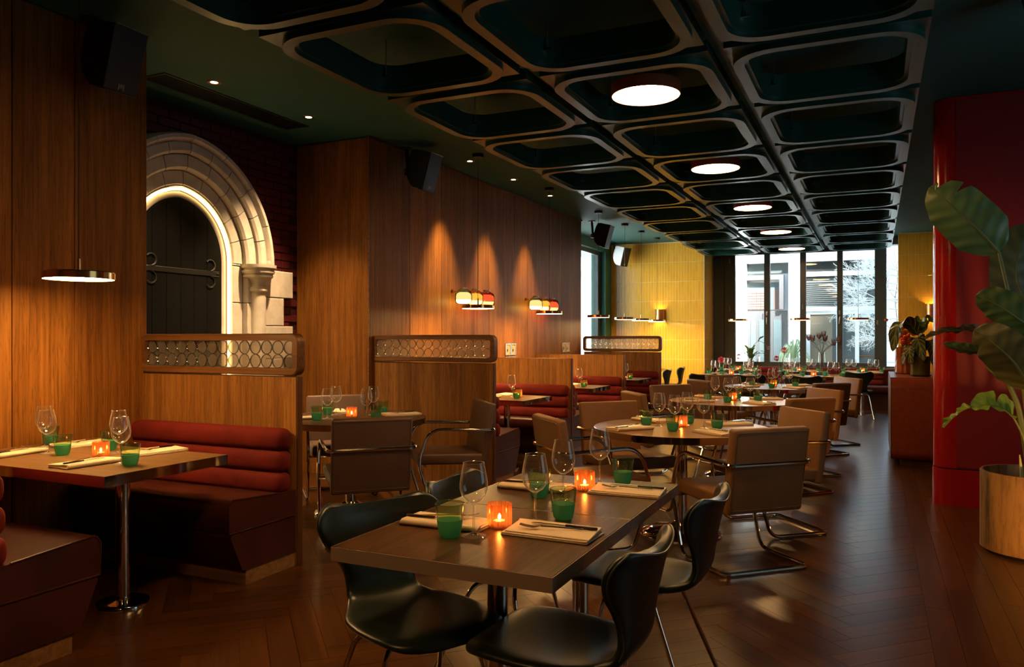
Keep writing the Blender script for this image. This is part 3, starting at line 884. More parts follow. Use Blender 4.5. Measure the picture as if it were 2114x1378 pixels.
BTL = ['oak booth table on one chrome pole under the lit pendant, by the archway bench', 'oak booth table in the booth just past the alcove', 'oak booth table in the middle booth', 'oak booth table in the farthest booth']
for y, l in zip(BT, BTL):
    rect_table(l, WX + 0.01, -3.105, y - 0.365, y + 0.365, M['booth_table_wood'], [(-3.47, y + 0.02)], edge_h=0.05, R=0.13)
def round_table(label, x, y, R=0.6, wm='round_wood'):
    t = thing('round_table', label, 'table', (x, y, 0), random.random())
    MB().lathe([(0, TZ), (R - 0.003, TZ), (R - 0.003, TZ - 0.02), (0, TZ - 0.02)], 72).build('tabletop', M[wm], t, ang=30)
    MB().lathe([(R - 0.004, TZ - 0.0008), (R, TZ - 0.0012), (R, TZ - 0.045), (R - 0.02, TZ - 0.045)], 72).build('edge_band', M['steel_polish'], t, ang=30)
    MB().lathe([(0, TZ - 0.022), (R - 0.02, TZ - 0.022), (R - 0.02, TZ - 0.044), (0, TZ - 0.044)], 48).build('underside', M['edge_wood'], t, ang=30)
    pole_and_base(t, 0, 0, TZ, 0.042, 0.275)
    return t
RT = [('oak round table with bright rim, just behind the smoked oak tables', -1.22, 5.38), ('oak round table, second of the three along the aisle', -1.27, 7.82), ('dark round table, third along the aisle and nearest the windows', -1.17, 10.30)]
for k, (l, x, y) in enumerate(RT): round_table(l, x, y, 0.6, 'round_wood' if k < 2 else 'table_wood')
AT = (-3.70, 4.97)
round_table('dark round table in the archway alcove between two booths', *AT, 0.58, 'table_wood')

# ------------------------------------------------------------------ chairs
def crom(pts, n):
    out = []
    m = len(pts)
    for i in range(m - 1):
        p0, p1, p2, p3 = pts[max(i - 1, 0)], pts[i], pts[i + 1], pts[min(i + 2, m - 1)]
        for k in range(n):
            t = k / n
            out.append(tuple(0.5 * ((2 * b) + (-a + c) * t + (2 * a - 5 * b + 4 * c - d) * t * t + (-a + 3 * b - 3 * c + d) * t ** 3) for a, b, c, d in zip(p0, p1, p2, p3)))
    out.append(tuple(pts[-1]))
    return out
def shell_chair_meshes():
    # y (front +), z, half width, edge rise/forward wrap
    key = [(0.262, 0.425, 0.085, 0.0), (0.258, 0.434, 0.135, 0.0), (0.240, 0.445, 0.185, 0.002), (0.19, 0.450, 0.216, 0.006), (0.11, 0.444, 0.226, 0.012), (0.02, 0.436, 0.226, 0.018), (-0.07, 0.432, 0.210, 0.022),
           (-0.14, 0.437, 0.172, 0.02), (-0.19, 0.458, 0.143, 0.014), (-0.218, 0.50, 0.133, 0.012), (-0.232, 0.56, 0.142, 0.018), (-0.243, 0.62, 0.178, 0.034), (-0.254, 0.67, 0.218, 0.052), (-0.266, 0.72, 0.240, 0.062), (-0.277, 0.758, 0.235, 0.060), (-0.285, 0.784, 0.205, 0.046), (-0.288, 0.792, 0.17, 0.036)]
    sp = crom(key, 4)
    nv = 22
    vv = [math.sin(PI / 2 * (-1 + 2 * k / nv)) for k in range(nv + 1)]
    def mid(u, v):
        y, z, w, e = sp[u]
        up = 1 if z < 0.46 and y > -0.16 else 0
        q = abs(v) ** 2.2
        bl = min(1, max(0, (z - 0.45) / 0.1)) if y < -0.12 else 0
        dip = -0.022 * (1 - abs(v) ** 1.5) * min(1, max(0, (z - 0.74) / 0.05)) if y < -0.2 else 0
        return Vector((v * w, y + e * q * bl, z + e * q * (1 - bl) + dip))
    U = len(sp)
    G = [[mid(u, v) for v in vv] for u in range(U)]
    th = 0.017
    def off(sgn, uu, kk, f):
        a = G[min(uu + 1, U - 1)][kk] - G[max(uu - 1, 0)][kk]
        b = G[uu][min(kk + 1, nv)] - G[uu][max(kk - 1, 0)]
        n = a.cross(b).normalized()
        return G[uu][kk] + n * (sgn * th * f)
    def fac(u, v):
        fu = min(1, min(u, U - 1 - u) / 2.5); fv = (1 - abs(v) ** 10)
        return max(0.0, math.sqrt(max(0, 1 - (1 - fu) ** 2)) * math.sqrt(max(0, fv)))
    top = [[off(1, u, k, fac(u, vv[k])) for k in range(nv + 1)] for u in range(U)]
    bot = [[off(-1, u, k, fac(u, vv[k])) for k in range(nv + 1)] for u in range(U)]
    mb = MB().grid(top).grid([list(reversed(r)) for r in bot])
    me = mb.mesh('shell', M['green_leather'], ang=180, fix=False)
    bm = bmesh.new(); bm.from_mesh(me); bmesh.ops.remove_doubles(bm, verts=bm.verts[:], dist=0.0004); bmesh.ops.recalc_face_normals(bm, faces=bm.faces[:]); bm.to_mesh(me); bm.free()
    me.shade_smooth()
    sg = -1 if (bot[U - 10][nv // 2].y < top[U - 10][nv // 2].y) else 1
    back = bot if sg == -1 else top
    u0 = next(u for u in range(U) if sp[u][0] < -0.2)
    loop = []
    for u in range(u0, U - 2): loop.append(back[u][2])
    for k in range(3, nv - 2): loop.append(back[U - 3][k])
    for u in range(U - 3, u0 - 1, -1): loop.append(back[u][nv - 2])
    pm_ = MB().tube(loop, 0.0035, 5).mesh('piping', M['piping'])
    legs = []
    for sx, fy, ty in ((1, 0.19, 0.11), (-1, 0.19, 0.11), (1, -0.23, -0.07), (-1, -0.23, -0.07)):
        p = [(sx * 0.02, ty * 0.55, 0.402), (sx * 0.165, ty, 0.402), (sx * 0.235, fy, 0.004)]
        legs.append(MB().tube(fillet(p, 0.055, 7), 0.0088, 10).mesh('leg', M['chrome']))
    hub = MB().lathe([(0, 0.385), (0.075, 0.385), (0.08, 0.40), (0.07, 0.418), (0, 0.42)], 18).mesh('hub', M['chrome'])
    return me, pm_, legs, hub
SH = shell_chair_meshes()
def shell_chair(x, y, ang, label, group=None, name='shell_chair'):
    """ang: direction the sitter faces, degrees from +X"""
    t = thing(name, label, 'chair', (x, y, 0), math.radians(ang - 90), group)
    s = link('shell', SH[0], t)
    link('piping', SH[1], s)
    for l in SH[2]: link('leg', l, t)
    link('hub', SH[3], t)
    return t
shell_chair(-1.38, 2.19, -27, 'dark green leather shell chair nearest the camera on the booth side')
shell_chair(-1.34, 2.82, 0, 'dark green leather shell chair on the booth side, farther from camera')
shell_chair(-0.835, 2.18, 177, 'dark green leather shell chair on the aisle side, nearest the camera')
shell_chair(-0.80, 2.95, 178, 'dark green leather shell chair on the aisle side, farther from camera')
for k, (x, y, a, l) in enumerate([(-3.62, 13.87, 180, 'grey-green shell chair against the yellow tiles, nearer one'), (-3.62, 14.94, 180, 'grey-green shell chair against the yellow tiles, farther one'),
     (-0.27, 14.42, 92, 'dark shell chair seen from behind beside the window banquette'),
     (-1.28, 14.52, 88, 'dark shell chair at the middle window table'), (-2.35, 14.52, 90, 'dark shell chair at the window table nearest the yellow tiles'),
     (-0.95, 12.62, 90, 'black shell chair back behind the third round table, aisle side'), (-1.75, 12.62, 90, 'black shell chair back behind the third round table, middle'),
     (-2.45, 12.62, 90, 'black shell chair back behind the third round table, yellow tile side'), (-0.95, 13.86, -92, 'dark shell chair facing the camera between the back tables, aisle side'), (-2.2, 13.86, -88, 'dark shell chair facing the camera between the back tables, yellow tile side')]):
    shell_chair(x, y, a, l)

def arm_chair_meshes(lm):
    tl = math.radians(-9)
    Rb = Matrix.Translation((0, -0.245, 0.40)) @ Matrix.Rotation(-tl, 4, 'X')
    back = MB().rbox(0, 0, 0.195, 0.52, 0.062, 0.50, 0.016, 3, M=Rb).mesh('backrest', M[lm])
    seat = MB().rbox(0, 0.03, 0.415, 0.515, 0.53, 0.085, 0.02, 3, M=Matrix.Rotation(math.radians(2), 4, 'X')).mesh('seat', M[lm])
    w = 0.288
    def fr(s): return [(s * w, -0.325, 0.635), (s * w, 0.20, 0.655), (s * w, 0.285, 0.40), (s * w, 0.16, 0.013), (s * w, -0.29, 0.013)]
    P = fr(1) + list(reversed(fr(-1)))
    rad = [0.05, 0.13, 0.25, 0.09, 0.04]
    tube = MB().tube(fillet(P, rad + rad[::-1], 6, closed=True), 0.0125, 9, closed=True).mesh('frame', M['chrome'])
    rail = MB().tube([(-w, 0.225, 0.375), (w, 0.225, 0.375)], 0.009, 8).box(0.0, 0.20, 0.37, 0.06, 0.06, 0.02).mesh('seat_rail', M['chrome'])
    seamp = [Rb @ Vector(p) for p in ((-0.245, -0.0325, 0.43), (0.245, -0.0325, 0.43), (0.245, -0.0325, -0.03), (-0.245, -0.0325, -0.03))]
    welt = MB().tube(fillet(seamp, 0.02, 4, closed=True), 0.003, 5, closed=True).mesh('welt', M[lm])
    return back, seat, tube, rail, welt
AC = {'taupe': arm_chair_meshes('taupe'), 'brown_leather': arm_chair_meshes('brown_leather')}
def arm_chair(x, y, ang, label, lm='taupe'):
    t = thing('cantilever_armchair', label, 'chair', (x, y, 0), math.radians(ang - 90))
    b, s, f, r, w = AC[lm]
    bo = link('backrest', b, t); link('welt', w, bo)
    link('seat', s, t); link('frame', f, t); link('seat_rail', r, t)
    return t
def chairs_round(cx, cy, specs, tname):
    for ang, R, col, desc in specs:
        a = math.radians(ang)
        arm_chair(cx + R * math.cos(a), cy + R * math.sin(a), ang + 180, desc + ' ' + tname, col)
chairs_round(-1.22, 5.38, [(-46, 0.65, 'taupe', 'taupe armchair from behind, aisle side near camera, at'), (41, 0.68, 'taupe', 'taupe leather armchair on the aisle side, window end, at'),
                           (222, 0.66, 'taupe', 'taupe leather armchair on the booth side, nearest camera, at'), (137, 0.72, 'taupe', 'taupe leather armchair on the booth side, window end, at')], 'the first round table')
chairs_round(-1.27, 7.82, [(-42, 0.72, 'taupe', 'taupe armchair from behind, aisle side near camera, at'), (40, 0.74, 'taupe', 'taupe leather armchair on the aisle side, window end, at'),
                           (218, 0.72, 'taupe', 'taupe leather armchair on the booth side, nearest camera, at'), (138, 0.74, 'brown_leather', 'dark brown leather armchair on the booth side, window end, at')], 'the second round table')
chairs_round(-1.17, 10.30, [(-45, 0.70, 'brown_leather', 'dark brown leather armchair seen from behind, aisle side nearest camera, at'), (38, 0.76, 'taupe', 'grey-taupe armchair on the aisle side, window end, at'),
                            (222, 0.74, 'brown_leather', 'dark brown leather armchair on the booth side, nearest camera, at'), (136, 0.76, 'brown_leather', 'dark brown armchair on the booth side, window end, at')], 'the third round table')
chairs_round(*AT, [(-46, 0.76, 'brown_leather', 'brown leather armchair seen square from behind at'), (42, 0.76, 'brown_leather', 'brown leather armchair seen from its side at'),
                   (226, 0.74, 'brown_leather', 'brown leather armchair half hidden by the glass screen partition, at'), (134, 0.70, 'brown_leather', 'brown leather armchair against the archway wall at')], 'the alcove table')

# ------------------------------------------------------------------ banquette and tables by the window
bq = thing('window_banquette', 'long banquette with wine velvet rolls under the far windows', 'bench', (-1.1, 16.5, 0), PI)
Wq = 3.4
for k, z in enumerate((0.50, 0.61, 0.715)):
    MB().rbox(0.65, 0.07, z, 2.5, 0.13, 0.115, 0.045, 3).build('back_roll', M['velvet'], bq)
    MB().rbox(-0.93, 0.07, z, 0.62, 0.13, 0.115, 0.045, 3).build('back_roll', M['velvet'], bq)
MB().rbox(0, 0.30, 0.39, Wq + 0.2, 0.62, 0.13, 0.03, 3).build('seat', M['oxblood'], bq)
MB().span(-Wq / 2, Wq / 2, 0.02, 0.54, 0.0, 0.33).build('base', M['oxblood'], bq, smooth=False)
BTB = [('white-lit square table by the window, nearest the yellow tiles', -2.70, -1.98, 14.72, 15.45), ('square table by the window, middle one of three', -1.62, -0.90, 14.72, 15.45), ('square table by the window, aisle end', -0.56, 0.12, 14.72, 15.45),
       ('square back table in the row before the windows, yellow tile side', -2.60, -1.75, 12.95, 13.65), ('square back table in the row before the windows, aisle side', -1.35, -0.45, 12.95, 13.65),
       ('small square table against the yellow tiles under the pendants, nearer', -4.45, -3.75, 13.5, 14.2), ('small square table against the yellow tiles under the pendants, farther', -4.45, -3.75, 14.6, 15.3)]
for l, x0, x1, y0, y1 in BTB:
    rect_table(l, x0, x1, y0, y1, M['table_wood'], [((x0 + x1) / 2, (y0 + y1) / 2)], R=0.2)

# ------------------------------------------------------------------ tableware
wine_me = (MB().lathe([(0.034, 0.003), (0.039, 0.001), (0.039, 0.003), (0.02, 0.006), (0.006, 0.012), (0.004, 0.02), (0.0036, 0.07), (0.0042, 0.095), (0.010, 0.103)], 20).mesh('foot_and_stem', M['glass'], ang=60),
           MB().lathe([(0.0, 0.101), (0.010, 0.103), (0.026, 0.113), (0.039, 0.130), (0.0445, 0.150), (0.0445, 0.165), (0.041, 0.190), (0.036, 0.215), (0.033, 0.230)], 24).mesh('bowl', M['glass'], ang=80),
           MB().tube([(0.033 * math.cos(2 * PI * k / 24), 0.033 * math.sin(2 * PI * k / 24), 0.230) for k in range(24)], 0.0009, 5, closed=True).mesh('rim', M['glass']))
tumb_me = (MB().lathe([(0.0405, 0.054), (0.0432, 0.078), (0.046, 0.104)], 24).mesh('clear_wall', M['green_glass'], ang=80),
           MB().lathe([(0, 0.001), (0.026, 0.001), (0.033, 0.008), (0.037, 0.025), (0.0405, 0.054), (0.0385, 0.0545), (0, 0.052)], 24).mesh('frosted_base', M['green_fill'], ang=50),
           MB().tube([(0.046 * math.cos(2 * PI * k / 24), 0.046 * math.sin(2 * PI * k / 24), 0.104) for k in range(24)], 0.0012, 5, closed=True).mesh('rim', M['green_glass']))
def ribbed(r, z0, z1, n=22):
    mb = MB(); rows = []
    for z, k in ((z0, 0.86), (z0 + 0.008, 1), (z1 - 0.004, 1), (z1, 0.98)):
        rows.append([(r * k * (1 + 0.03 * (1 if i % 2 else -1)) * math.cos(2 * PI * i / (2 * n)), r * k * (1 + 0.03 * (1 if i % 2 else -1)) * math.sin(2 * PI * i / (2 * n)), z) for i in range(2 * n)])
    return mb.loops(rows, closed=False)
cand_me = (ribbed(0.040, 0.001, 0.078).mesh('ribbed_glass', M['amber'], ang=20),
           MB().lathe([(0, 0.003), (0.019, 0.003), (0.019, 0.022), (0, 0.022)], 14).mesh('tealight', M['wax']),
           MB().lathe([(0, 0.026), (0.0045, 0.029), (0.005, 0.034), (0.0025, 0.041), (0, 0.045)], 8).mesh('flame', M['flame']))
def napkin_mesh():
    mb = MB()
    L, Wn = 0.145, 0.074
    for k, (dx, dy, z, h) in enumerate(((0, 0, 0.0, 0.008), (0.003, 0.002, 0.008, 0.007), (-0.003, -0.002, 0.015, 0.007))):
        mb.rbox(dx, dy, z + h / 2 + 0.0005, 2 * L - k * 0.004, 2 * Wn - k * 0.003, h, 0.003, 2)
    mb.tube([(-L + 0.002, -Wn + 0.002, 0.012), (L - 0.002, -Wn + 0.002, 0.012)], 0.0095, 8)
    me = mb.mesh('napkin', M['napkin'], ang=50)
    for v in me.vertices:
        v.co.z *= 0.86 + 0.2 * math.sin(v.co.x * 23 + 1) * math.sin(v.co.y * 19 + 0.4); v.co.y += 0.003 * math.sin(v.co.x * 34); v.co.x += 0.004 * math.sin(v.co.y * 30 + v.co.z * 200)
    return me
nap_me = napkin_mesh()
def fork_meshes():
    h = [(-0.095, 0.004, 0.0), (-0.05, 0.003, 0.0015), (0.02, 0.0025, 0.004), (0.035, 0.003, 0.0045)]
    mb = MB(); rows = []
    for x, w, z in h: rows.append([(x, -w, z), (x, w, z), (x, w * 0.8, z + 0.0025), (x, -w * 0.8, z + 0.0025)])
    mb.loops(rows, closed=False); mb.add(rows[0], [(0, 1, 2, 3)]); mb.add(rows[-1], [(3, 2, 1, 0)])
    head = MB(); rows = []
    for x, w, z in ((0.035, 0.003, 0.0045), (0.045, 0.009, 0.003), (0.058, 0.0115, 0.0015), (0.066, 0.0115, 0.002)): rows.append([(x, -w, z), (x, w, z), (x, w, z + 0.002), (x, -w, z + 0.002)])
    head.loops(rows, closed=False)
    for k in range(4):
        y = -0.0096 + k * 0.0064
        rows = [[(x, y - 0.0017, z), (x, y + 0.0017, z), (x, y + 0.0017, z + 0.0018), (x, y - 0.0017, z + 0.0018)] for x, z in ((0.065, 0.002), (0.085, 0.005), (0.102, 0.009))]
        head.loops(rows, closed=False); head.add(rows[-1], [(3, 2, 1, 0)])
    return mb.mesh('handle', M['silver']), head.mesh('tines', M['silver'])
def knife_meshes():
    mb = MB(); rows = []
    for x, w in ((-0.11, 0.004), (-0.105, 0.0075), (-0.05, 0.0065), (-0.005, 0.005)): rows.append([(x, -w, 0), (x, w, 0), (x, w * 0.7, 0.006), (x, -w * 0.7, 0.006)])
    mb.loops(rows, closed=False); mb.add(rows[0], [(0, 1, 2, 3)]); mb.add(rows[-1], [(3, 2, 1, 0)])
    bl_ = MB().prism([(-0.006, -0.005), (0.09, -0.008), (0.108, -0.002), (0.112, 0.005), (-0.006, 0.005)], 0.001, 0.0026)
    return mb.mesh('handle', M['silver']), bl_.mesh('blade', M['silver'], smooth=False)
FK, KN = fork_meshes(), knife_meshes()

def wine(x, y, label, grp=None, z=TZ):
    t = thing('wine_glass', label, 'wine glass', (x, y, z), random.random() * 6, grp)
    for n_, m_ in zip(('stem', 'bowl', 'rim'), wine_me): link(n_, m_, t)
def tumbler(x, y, label, grp=None, z=TZ):
    t = thing('green_tumbler', label, 'tumbler', (x, y, z), random.random() * 6, grp)
    for n_, m_ in zip(('clear_wall', 'frosted_base', 'rim'), tumb_me): link(n_, m_, t)
def candle(x, y, label, z=TZ):
    t = thing('tealight_holder', label, 'candle holder', (x, y, z), random.random() * 6)
    for n_, m_ in zip(('ribbed_glass', 'tealight', 'flame'), cand_me): link(n_, m_, t)
def napkin(x, y, ang, where, z=TZ, cutlery=True):
    a = math.radians(ang) + random.uniform(-.05, .05)
    t = tag(link('folded_napkin', nap_me, None, (x, y, z), a), 'folded cream napkin ' + where, 'napkin')
    if not cutlery: return
    zt = z + 0.0232
    c, s = math.cos(a), math.sin(a)
    def w(px, py): return (x + px * c - py * s, y + px * s + py * c, zt)
    f = thing('fork', 'silver fork on the napkin ' + where, 'fork', w(-0.005, 0.012), a + 0.22 + random.uniform(-.06, .06))
    link('handle', FK[0], f); link('tines', FK[1], f)
    k = thing('knife', 'silver knife on the napkin ' + where, 'knife', w(-0.03, -0.028), a + 0.03 + random.uniform(-.04, .04))
    link('handle', KN[0], k); link('blade', KN[1], k)

# the two smoked oak tables
MT = 'smoked oak table'
for (nx, ny, ang, gx, gy, tx, ty, seat) in (
        (-1.285, 2.26, 2, -1.135, 2.152, -1.201, 2.118, 'booth side, nearest the camera'), (-1.265, 2.955, 0, -1.073, 2.76, -1.185, 2.79, 'booth side, window end'),
        (-0.922, 2.275, 180, -1.032, 2.396, -0.966, 2.485, 'aisle side, nearest the camera'), (-0.895, 3.005, 180, -1.057, 3.144, -0.967, 3.178, 'aisle side, window end')):
    napkin(nx, ny, ang, 'on the smoked oak table, ' + seat)
    wine(gx, gy, 'clear wine glass on the smoked oak table, ' + seat)
    tumbler(tx, ty, 'green tumbler on the smoked oak table, ' + seat)
candle(-1.115, 2.294, 'lit amber candle holder on the smoked oak table nearest the camera')
candle(-1.069, 2.989, 'lit amber candle holder on the smoked oak table farther from the camera')
# booth under the archway
for (nx, ny, ang, gx, gy, tx, ty, seat) in (
        (-3.49, 2.575, 84, -3.342, 2.648, -3.264, 2.637, 'aisle end, camera side'), (-4.135, 2.62, 93, -4.006, 2.724, -3.883, 2.725, 'wall end, camera side'),
        (-3.50, 2.985, 264, -3.66, 2.885, -3.816, 2.951, 'aisle end, archway side'), (-4.13, 3.02, 267, -4.251, 2.873, -4.318, 2.955, 'wall end, archway side')):
    napkin(nx, ny, ang, 'on the pendant-lit booth table, ' + seat)
    wine(gx, gy, 'clear wine glass on the pendant-lit booth table, ' + seat)
    tumbler(tx, ty, 'green tumbler on the pendant-lit booth table, ' + seat)
candle(-3.655, 2.776, 'amber candle holder on the pendant-lit booth table')
# round tables: four places on the diagonals
def round_places(cx, cy, where, gr, tr, dg, cut=True, nr=0.40):
    for phi, seat in ((-45, 'aisle side near camera'), (45, 'aisle side, window end'), (135, 'booth side, window end'), (225, 'booth side near camera')):
        a = math.radians(phi)
        napkin(cx + nr * math.cos(a), cy + nr * math.sin(a), phi + 180 + random.uniform(-12, 12), f'on {where}, {seat}', cutlery=cut)
        a2 = math.radians(phi + dg); a3 = math.radians(phi + dg + 3)
        wine(cx + gr * math.cos(a2), cy + gr * math.sin(a2), f'clear wine glass on {where}, {seat}')
        tumbler(cx + tr * math.cos(a3), cy + tr * math.sin(a3), f'green tumbler on {where}, {seat}')
    candle(cx + 0.0, cy + 0.01, f'amber candle holder on {where}')
round_places(-1.22, 5.38, 'the first round table', 0.155, 0.245, 42)
round_places(-1.27, 7.82, 'the second round table', 0.17, 0.24, 40)
round_places(-1.17, 10.30, 'the third round table', 0.19, 0.26, 44)
round_places(*AT, 'the alcove table', 0.21, 0.31, 25)
# the other booths
for y, bn in zip(BT[1:], ('booth past the alcove', 'middle booth', 'farthest booth')):
    for sx, en in ((-3.42, 'aisle end'), (-4.02, 'wall end')):
        for s, sn in ((-1, 'camera side'), (1, 'window side')):
            napkin(sx - 0.15, y + s * 0.21, 90 if s < 0 else 270, f'on the table of the {bn}, {en}, {sn}', cutlery=False)
            wine(sx + (0.02 if s < 0 else -0.24), y + s * 0.02, f'wine glass on the table of the {bn}, {en}, {sn}')
            tumbler(sx + (0.11 if s < 0 else -0.32), y + s * 0.09, f'green tumbler on the table of the {bn}, {en}, {sn}')
    candle(-3.36, y + 0.06, f'amber candle holder on the table of the {bn}')
# back tables
BN = ['window table by the yellow tiles', 'middle window table', 'window table at the aisle end', 'back table on the yellow tile side', 'back table on the aisle side']
for (l, x0, x1, y0, y1), bn in zip(BTB[:5], BN):
    for sx, en in ((x0 + 0.16, 'tile side'), (x1 - 0.16, 'aisle side')):
        for s, sn in ((-1, 'near edge'), (1, 'far edge')):
            yc = (y0 + y1) / 2
            wine(sx + s * -0.05, yc + s * 0.1, f'wine glass on the {bn}, {en}, {sn}')
            tumbler(sx + s * -0.13, yc + s * 0.14, f'green tumbler on the {bn}, {en}, {sn}')
            napkin(sx, yc + s * 0.27, 0, f'on the {bn}, {en}, {sn}', cutlery=False)
    candle((x0 + x1) / 2, (y0 + y1) / 2, f'lit amber candle holder on the {bn}')
# ------------------------------------------------------------------ hung ceiling frames and their lamps
ZP, UX, UY, PY = 3.0, 1.045, 1.145, 1.2445
def coffer_meshes():
    def r3(p, z): return [(a, b, z) for a, b in p]
    ou = rect_path(UX, UY, 0.003, 8); op = rect_path(UX - 0.10, UY - 0.10, 0.21, 8)
    oi = rect_path(UX - 0.012, UY - 0.012, 0.003, 8)
    plate = MB().loops([r3(op, ZP), r3(ou, ZP), r3(ou, ZP + 0.065), r3(oi, ZP + 0.065), r3(oi, ZP + 0.012), r3(op, ZP + 0.012)])
    a = rect_path(UX - 0.03, UY - 0.03, 0.25, 8); b = rect_path(UX - 0.16, UY - 0.16, 0.185, 8)
    c = rect_path(UX - 0.14, UY - 0.14, 0.195, 8); d = rect_path(UX - 0.205, UY - 0.205, 0.165, 8)
    ring = MB().loops([r3(a, ZP + 0.012), r3(a, ZP - 0.036), r3(b, ZP - 0.036), r3(b, ZP + 0.0), r3(c, ZP + 0.004), r3(c, ZP + 0.012)])
    e = rect_path(UX - 0.19, UY - 0.19, 0.17, 8)
    wall = MB().loops([r3(c, ZP + 0.004), r3(b, ZP - 0.012), r3(d, ZP - 0.012), r3(d, ZP + 0.14), r3(e, ZP + 0.14), r3(e, ZP + 0.02)])
    wire = MB().tube([(0, 0, ZP + 0.06), (0, 0, CEIL)], 0.003, 5).lathe([(0, -0.012), (0.006, -0.008), (0.006, 0.012), (0, 0.016)], 6, (0, 0, ZP + 0.075))
    lug = MB().box(0, 0, ZP + 0.06, 0.05, 0.012, 0.012)
    return (plate.mesh('corner_plate', M['green_lacquer'], ang=30), ring.mesh('ring', M['green_lacquer'], ang=30), wall.mesh('inner_wall', M['green_lacquer'], ang=30),
            wire.mesh('wire', M['grey_metal']), lug.mesh('lug', M['grey_metal']))
CM = coffer_meshes()
ORD = ['first', 'second', 'third', 'fourth', 'fifth', 'sixth', 'seventh', 'eighth', 'ninth', 'tenth', 'eleventh', 'twelfth', 'thirteenth']
COLX = [(-2.53, 'row nearest the booths'), (-1.395, 'middle row holding the disc lamps'), (-0.262, 'row over the aisle')]
for cx, cn in COLX:
    for r in range(-2, 11):
        cy = 2.03 + r * PY + UY / 2
        t = thing('ceiling_frame', f'dark green hung ceiling frame, {ORD[10 - r]} from the windows, {cn}', 'ceiling frame', (cx, cy, 0))
        link('corner_plate', CM[0], t); link('ring', CM[1], t); link('inner_wall', CM[2], t)
        for sx, sy in ((-0.36, 0.41), (0.36, -0.41)):
            w_ = link('wire', CM[3], t, (sx, sy, 0)); link('lug', CM[4], w_)
for x, l in ((-1.965, 'between the booth side and middle ceiling frames'), (-0.828, 'between the middle and aisle ceiling frames')):
    t = thing('ceiling_rail', 'long dark rail hung ' + l, 'rail', (x, 8.4, 0))
    MB().span(-0.02, 0.02, -8, 7.3, ZP + 0.075, ZP + 0.155).build('rail', M['green_lacquer'], t, smooth=False)
    for yy in (-6, -3, 0, 3, 6): MB().tube([(0, yy, ZP + 0.155), (0, yy, CEIL)], 0.004, 5).build('hanger', M['grey_metal'], t)
for k, r in enumerate((-2, 0, 2, 4, 6, 8, 10)):  # first lamp is added behind the camera, unseen, to light the foreground
    cy = 2.03 + r * PY + UY / 2
    t = thing('disc_lamp', f'round glowing disc lamp with copper rim in the middle ceiling row, {ORD[6 - k]} from the windows', 'lamp', (-1.39, cy, 2.97))
    MB().lathe([(0, 0.002), (0.222, 0.002), (0.224, 0.008), (0, 0.01)], 40).build('diffuser', M['disc_light'], t)
    MB().lathe([(0.223, 0.0), (0.229, 0.0), (0.23, 0.075), (0.0, 0.078), (0, 0.012), (0.223, 0.012)], 40).build('rim', base_mat('red_brown_lamp', (0.22, 0.05, 0.02), 0.4)[0], t, ang=30)
    for a in (0, 2.1, 4.2): MB().tube([(0.15 * math.cos(a), 0.15 * math.sin(a), 0.075), (0, 0, 0.33)], 0.0015, 4).build('wire', M['grey_metal'], t)

def pendant(x, y, label, glow='pendant_light', zb=1.665):
    t = thing('disc_pendant', label, 'pendant lamp', (x, y, zb))
    MB().lathe([(0, 0.001), (0.166, 0.001), (0.167, 0.005), (0, 0.006)], 40).build('diffuser', M[glow], t)
    MB().lathe([(0.167, -0.001), (0.172, 0.0), (0.172, 0.034), (0.168, 0.038), (0.0, 0.038), (0, 0.03), (0.165, 0.03), (0.166, 0.004)], 48).build('shade', M['brass'], t, ang=40)
    MB().lathe([(0, 0.038), (0.0085, 0.038), (0.0085, 0.108), (0, 0.11)], 12).build('stem', M['brass'], t)
    MB().tube([(0, 0, 0.11), (0, 0, CEIL - zb - 0.02)], 0.0028, 6).build('cord', M['black'], t)
    MB().lathe([(0, CEIL - zb - 0.035), (0.06, CEIL - zb - 0.035), (0.062, CEIL - zb), (0, CEIL - zb)], 20).build('canopy', M['black'], t)
PX = [(-3.79, 2.75, 'lit brass disc pendant over the booth table by the archway', 0), (-3.82, 7.34, 'lit brass disc pendant over the booth past the alcove', 0), (-3.84, 9.38, 'lit brass disc pendant over the middle booth', 0),
      (-3.86, 11.42, 'brass disc pendant over the farthest booth, against the tall window', 1), (-3.88, 12.87, 'first brass disc pendant before the yellow tiles', 0), (-3.87, 13.87, 'second brass disc pendant before the yellow tiles', 0),
      (-3.86, 14.94, 'third brass disc pendant, in front of the copper wall light', 0), (-2.34, 15.0, 'brass disc pendant at the window pane nearest the yellow tiles', 1), (-1.22, 14.72, 'brass disc pendant before the white outside column', 1), (-0.28, 15.0, 'brass disc pendant before the white blossoming tree', 1)]
for x, y, l, g in PX: pendant(x, y, l, 'pendant_dim' if g else 'pendant_light')

# downlights: small recessed lamps with a real beam
def downlight(x, y, label, watts, aim=(0, 0), size=50, warm=(1, 0.66, 0.33)):
    t = thing('downlight', label, 'downlight', (x, y, CEIL))
    MB().lathe([(0.028, -0.002), (0.052, -0.004), (0.054, 0.0), (0.028, 0.0)], 20).build('trim_ring', M['copper'], t)
    MB().lathe([(0, -0.0015), (0.028, -0.0015), (0.028, 0.0), (0, 0.0)], 14).build('lens', M['downlight'], t)
    L = bpy.data.lights.new('downlight_beam', 'SPOT'); L.energy = watts * 4; L.color = warm; L.spot_size = math.radians(size); L.spot_blend = 1.0; L.shadow_soft_size = 0.03
    o = bpy.data.objects.new('downlight_beam', L); C.objects.link(o); o.parent = t; o.location = (0, 0, -0.02)
    o.rotation_euler = Vector((aim[0], aim[1], -1)).to_track_quat('-Z', 'Y').to_euler()
downlight(-4.558, 4.418, 'small ceiling downlight before the arch, nearer the camera', 60, (-0.18, 0.05), 70)
downlight(-4.526, 5.469, 'small ceiling downlight before the arch, nearer the pillar', 70, (-0.16, 0.0), 75)
